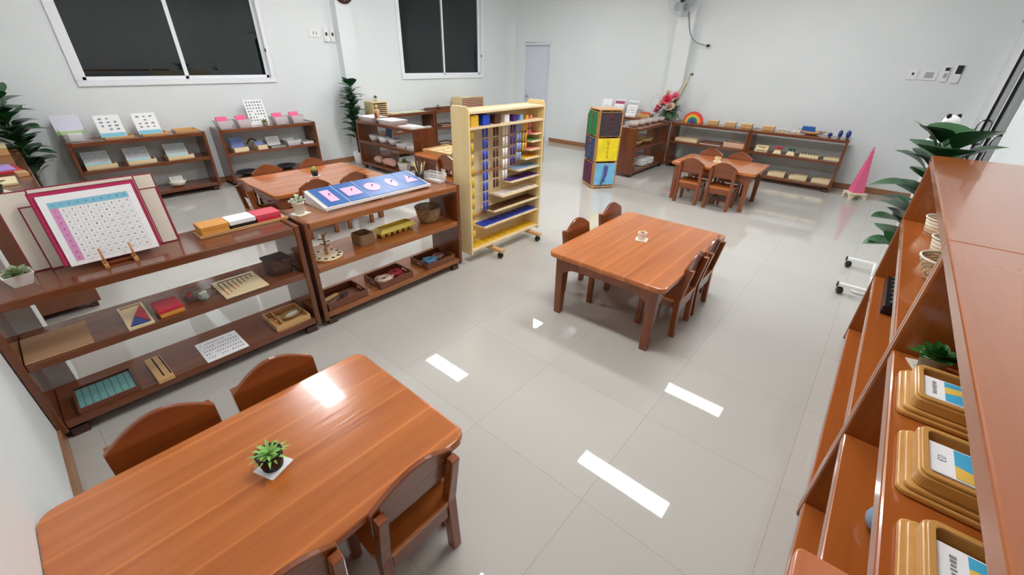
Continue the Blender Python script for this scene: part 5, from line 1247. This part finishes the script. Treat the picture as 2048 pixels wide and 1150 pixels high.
ck = thing('wall_clock', 'round dark maroon clock with white numerals on the pilaster', 'clock', (3.83, 6.47, 2.335))
q = MB().lathe([(.145,0),(.15,.01),(.145,.028),(.128,.032)], n=40); q.xf(RX(PI/2)); q.build('case', mat('dark maroon plastic', '#3c1416', .25, var=.05), ck)
q = MB().lathe([(.127,.030),(.002,.0305)], n=40, cap0=False); q.xf(RX(PI/2)); q.build('dial', mat('maroon black dial', '#22090c', .3, var=0), ck)
q = MB(); F2 = Matrix(((1,0,0,0),(0,0,-1,-.0322),(0,1,0,0),(0,0,0,1)))
for k in range(12): a = PI/2-2*PI*(k+1)/12; q.text(str(k+1), .034, T(.1*math.cos(a), 0, .1*math.sin(a)) @ F2)
q.build('numerals', PAPER, ck)
q = MB(); q.box(-.003, .003, -.0335, -.032, 0, .07); q.box(-.002, .05, -.0345, -.0336, -.002, .002); q.build('hands', PAPER, ck)
fn = thing('wall_fan', 'grey wall fan with round wire cage on the pilaster', 'fan', (7.52, 2.96, 2.40))
FG = mat('pale grey plastic', '#c9ced3', .4, var=.02)
B(-.03, -.0005, -.05, .05, -.22, -.06).build('wall_bracket', FG, fn, .006)
q = MB().tube([(-.03, 0, -.14), (-.06, 0, -.12), (-.08, 0, -.02)], .018, 8); q.build('arm', mat('dark grey plastic', '#6d7074', .4, var=.05), fn)
MF = T(-.10, 0, .0) @ RY(-PI/2-.25)
q = MB().lathe([(.05,-.06),(.06,-.02),(.06,.02),(.05,.03)], n=20); q.xf(MF); q.build('motor', FG, fn)
q = MB()
for R_ in (.225, .19, .15, .11): q.tube([(R_*math.cos(2*PI*i/36), R_*math.sin(2*PI*i/36), .11-.3*(R_-.06)**2*4 if R_ < .2 else .07) for i in range(37)], .0035 if R_ > .2 else .0018, 5)
for i in range(40):
    a = 2*PI*i/40; q.tube([(.04*math.cos(a), .04*math.sin(a), .115), (.15*math.cos(a), .15*math.sin(a), .10), (.225*math.cos(a), .225*math.sin(a), .07), (.19*math.cos(a), .19*math.sin(a), .025), (.06*math.cos(a), .06*math.sin(a), .0)], .0014, 4)
q.xf(MF); q.build('wire_cage', FG, fn)
for i in range(3):
    a = 2*PI*i/3+.3; q = MB().leaf((.03*math.cos(a), .03*math.sin(a), .06), (math.cos(a), math.sin(a), .0), .165, .13, .02, up=(0,.2,1), nl=6, tip=1.2); q.xf(MF); q.build('blade', glassy('smoky blade', '#c8d0d6', .1, .4), fn)
q = MB().lathe([(.0,.118),(.03,.118),(.034,.11),(.03,.05)], n=18, cap0=False); q.xf(MF); q.build('hub', mat('navy hub', '#1c2a38', .3, var=.05), fn)
q = MB().tube([(-.018, -.052, -.15), (-.012, -.075, -.26), (-.012, -.10, -.36), (-.010, -.14, -.45), (.0, -.185, -.52), (.05, -.25, -.57), (.085, -.37, -.603)], .006, 7); q.build('power_cord', mat('grey cord', '#7d8084', .5, var=.05), fn)
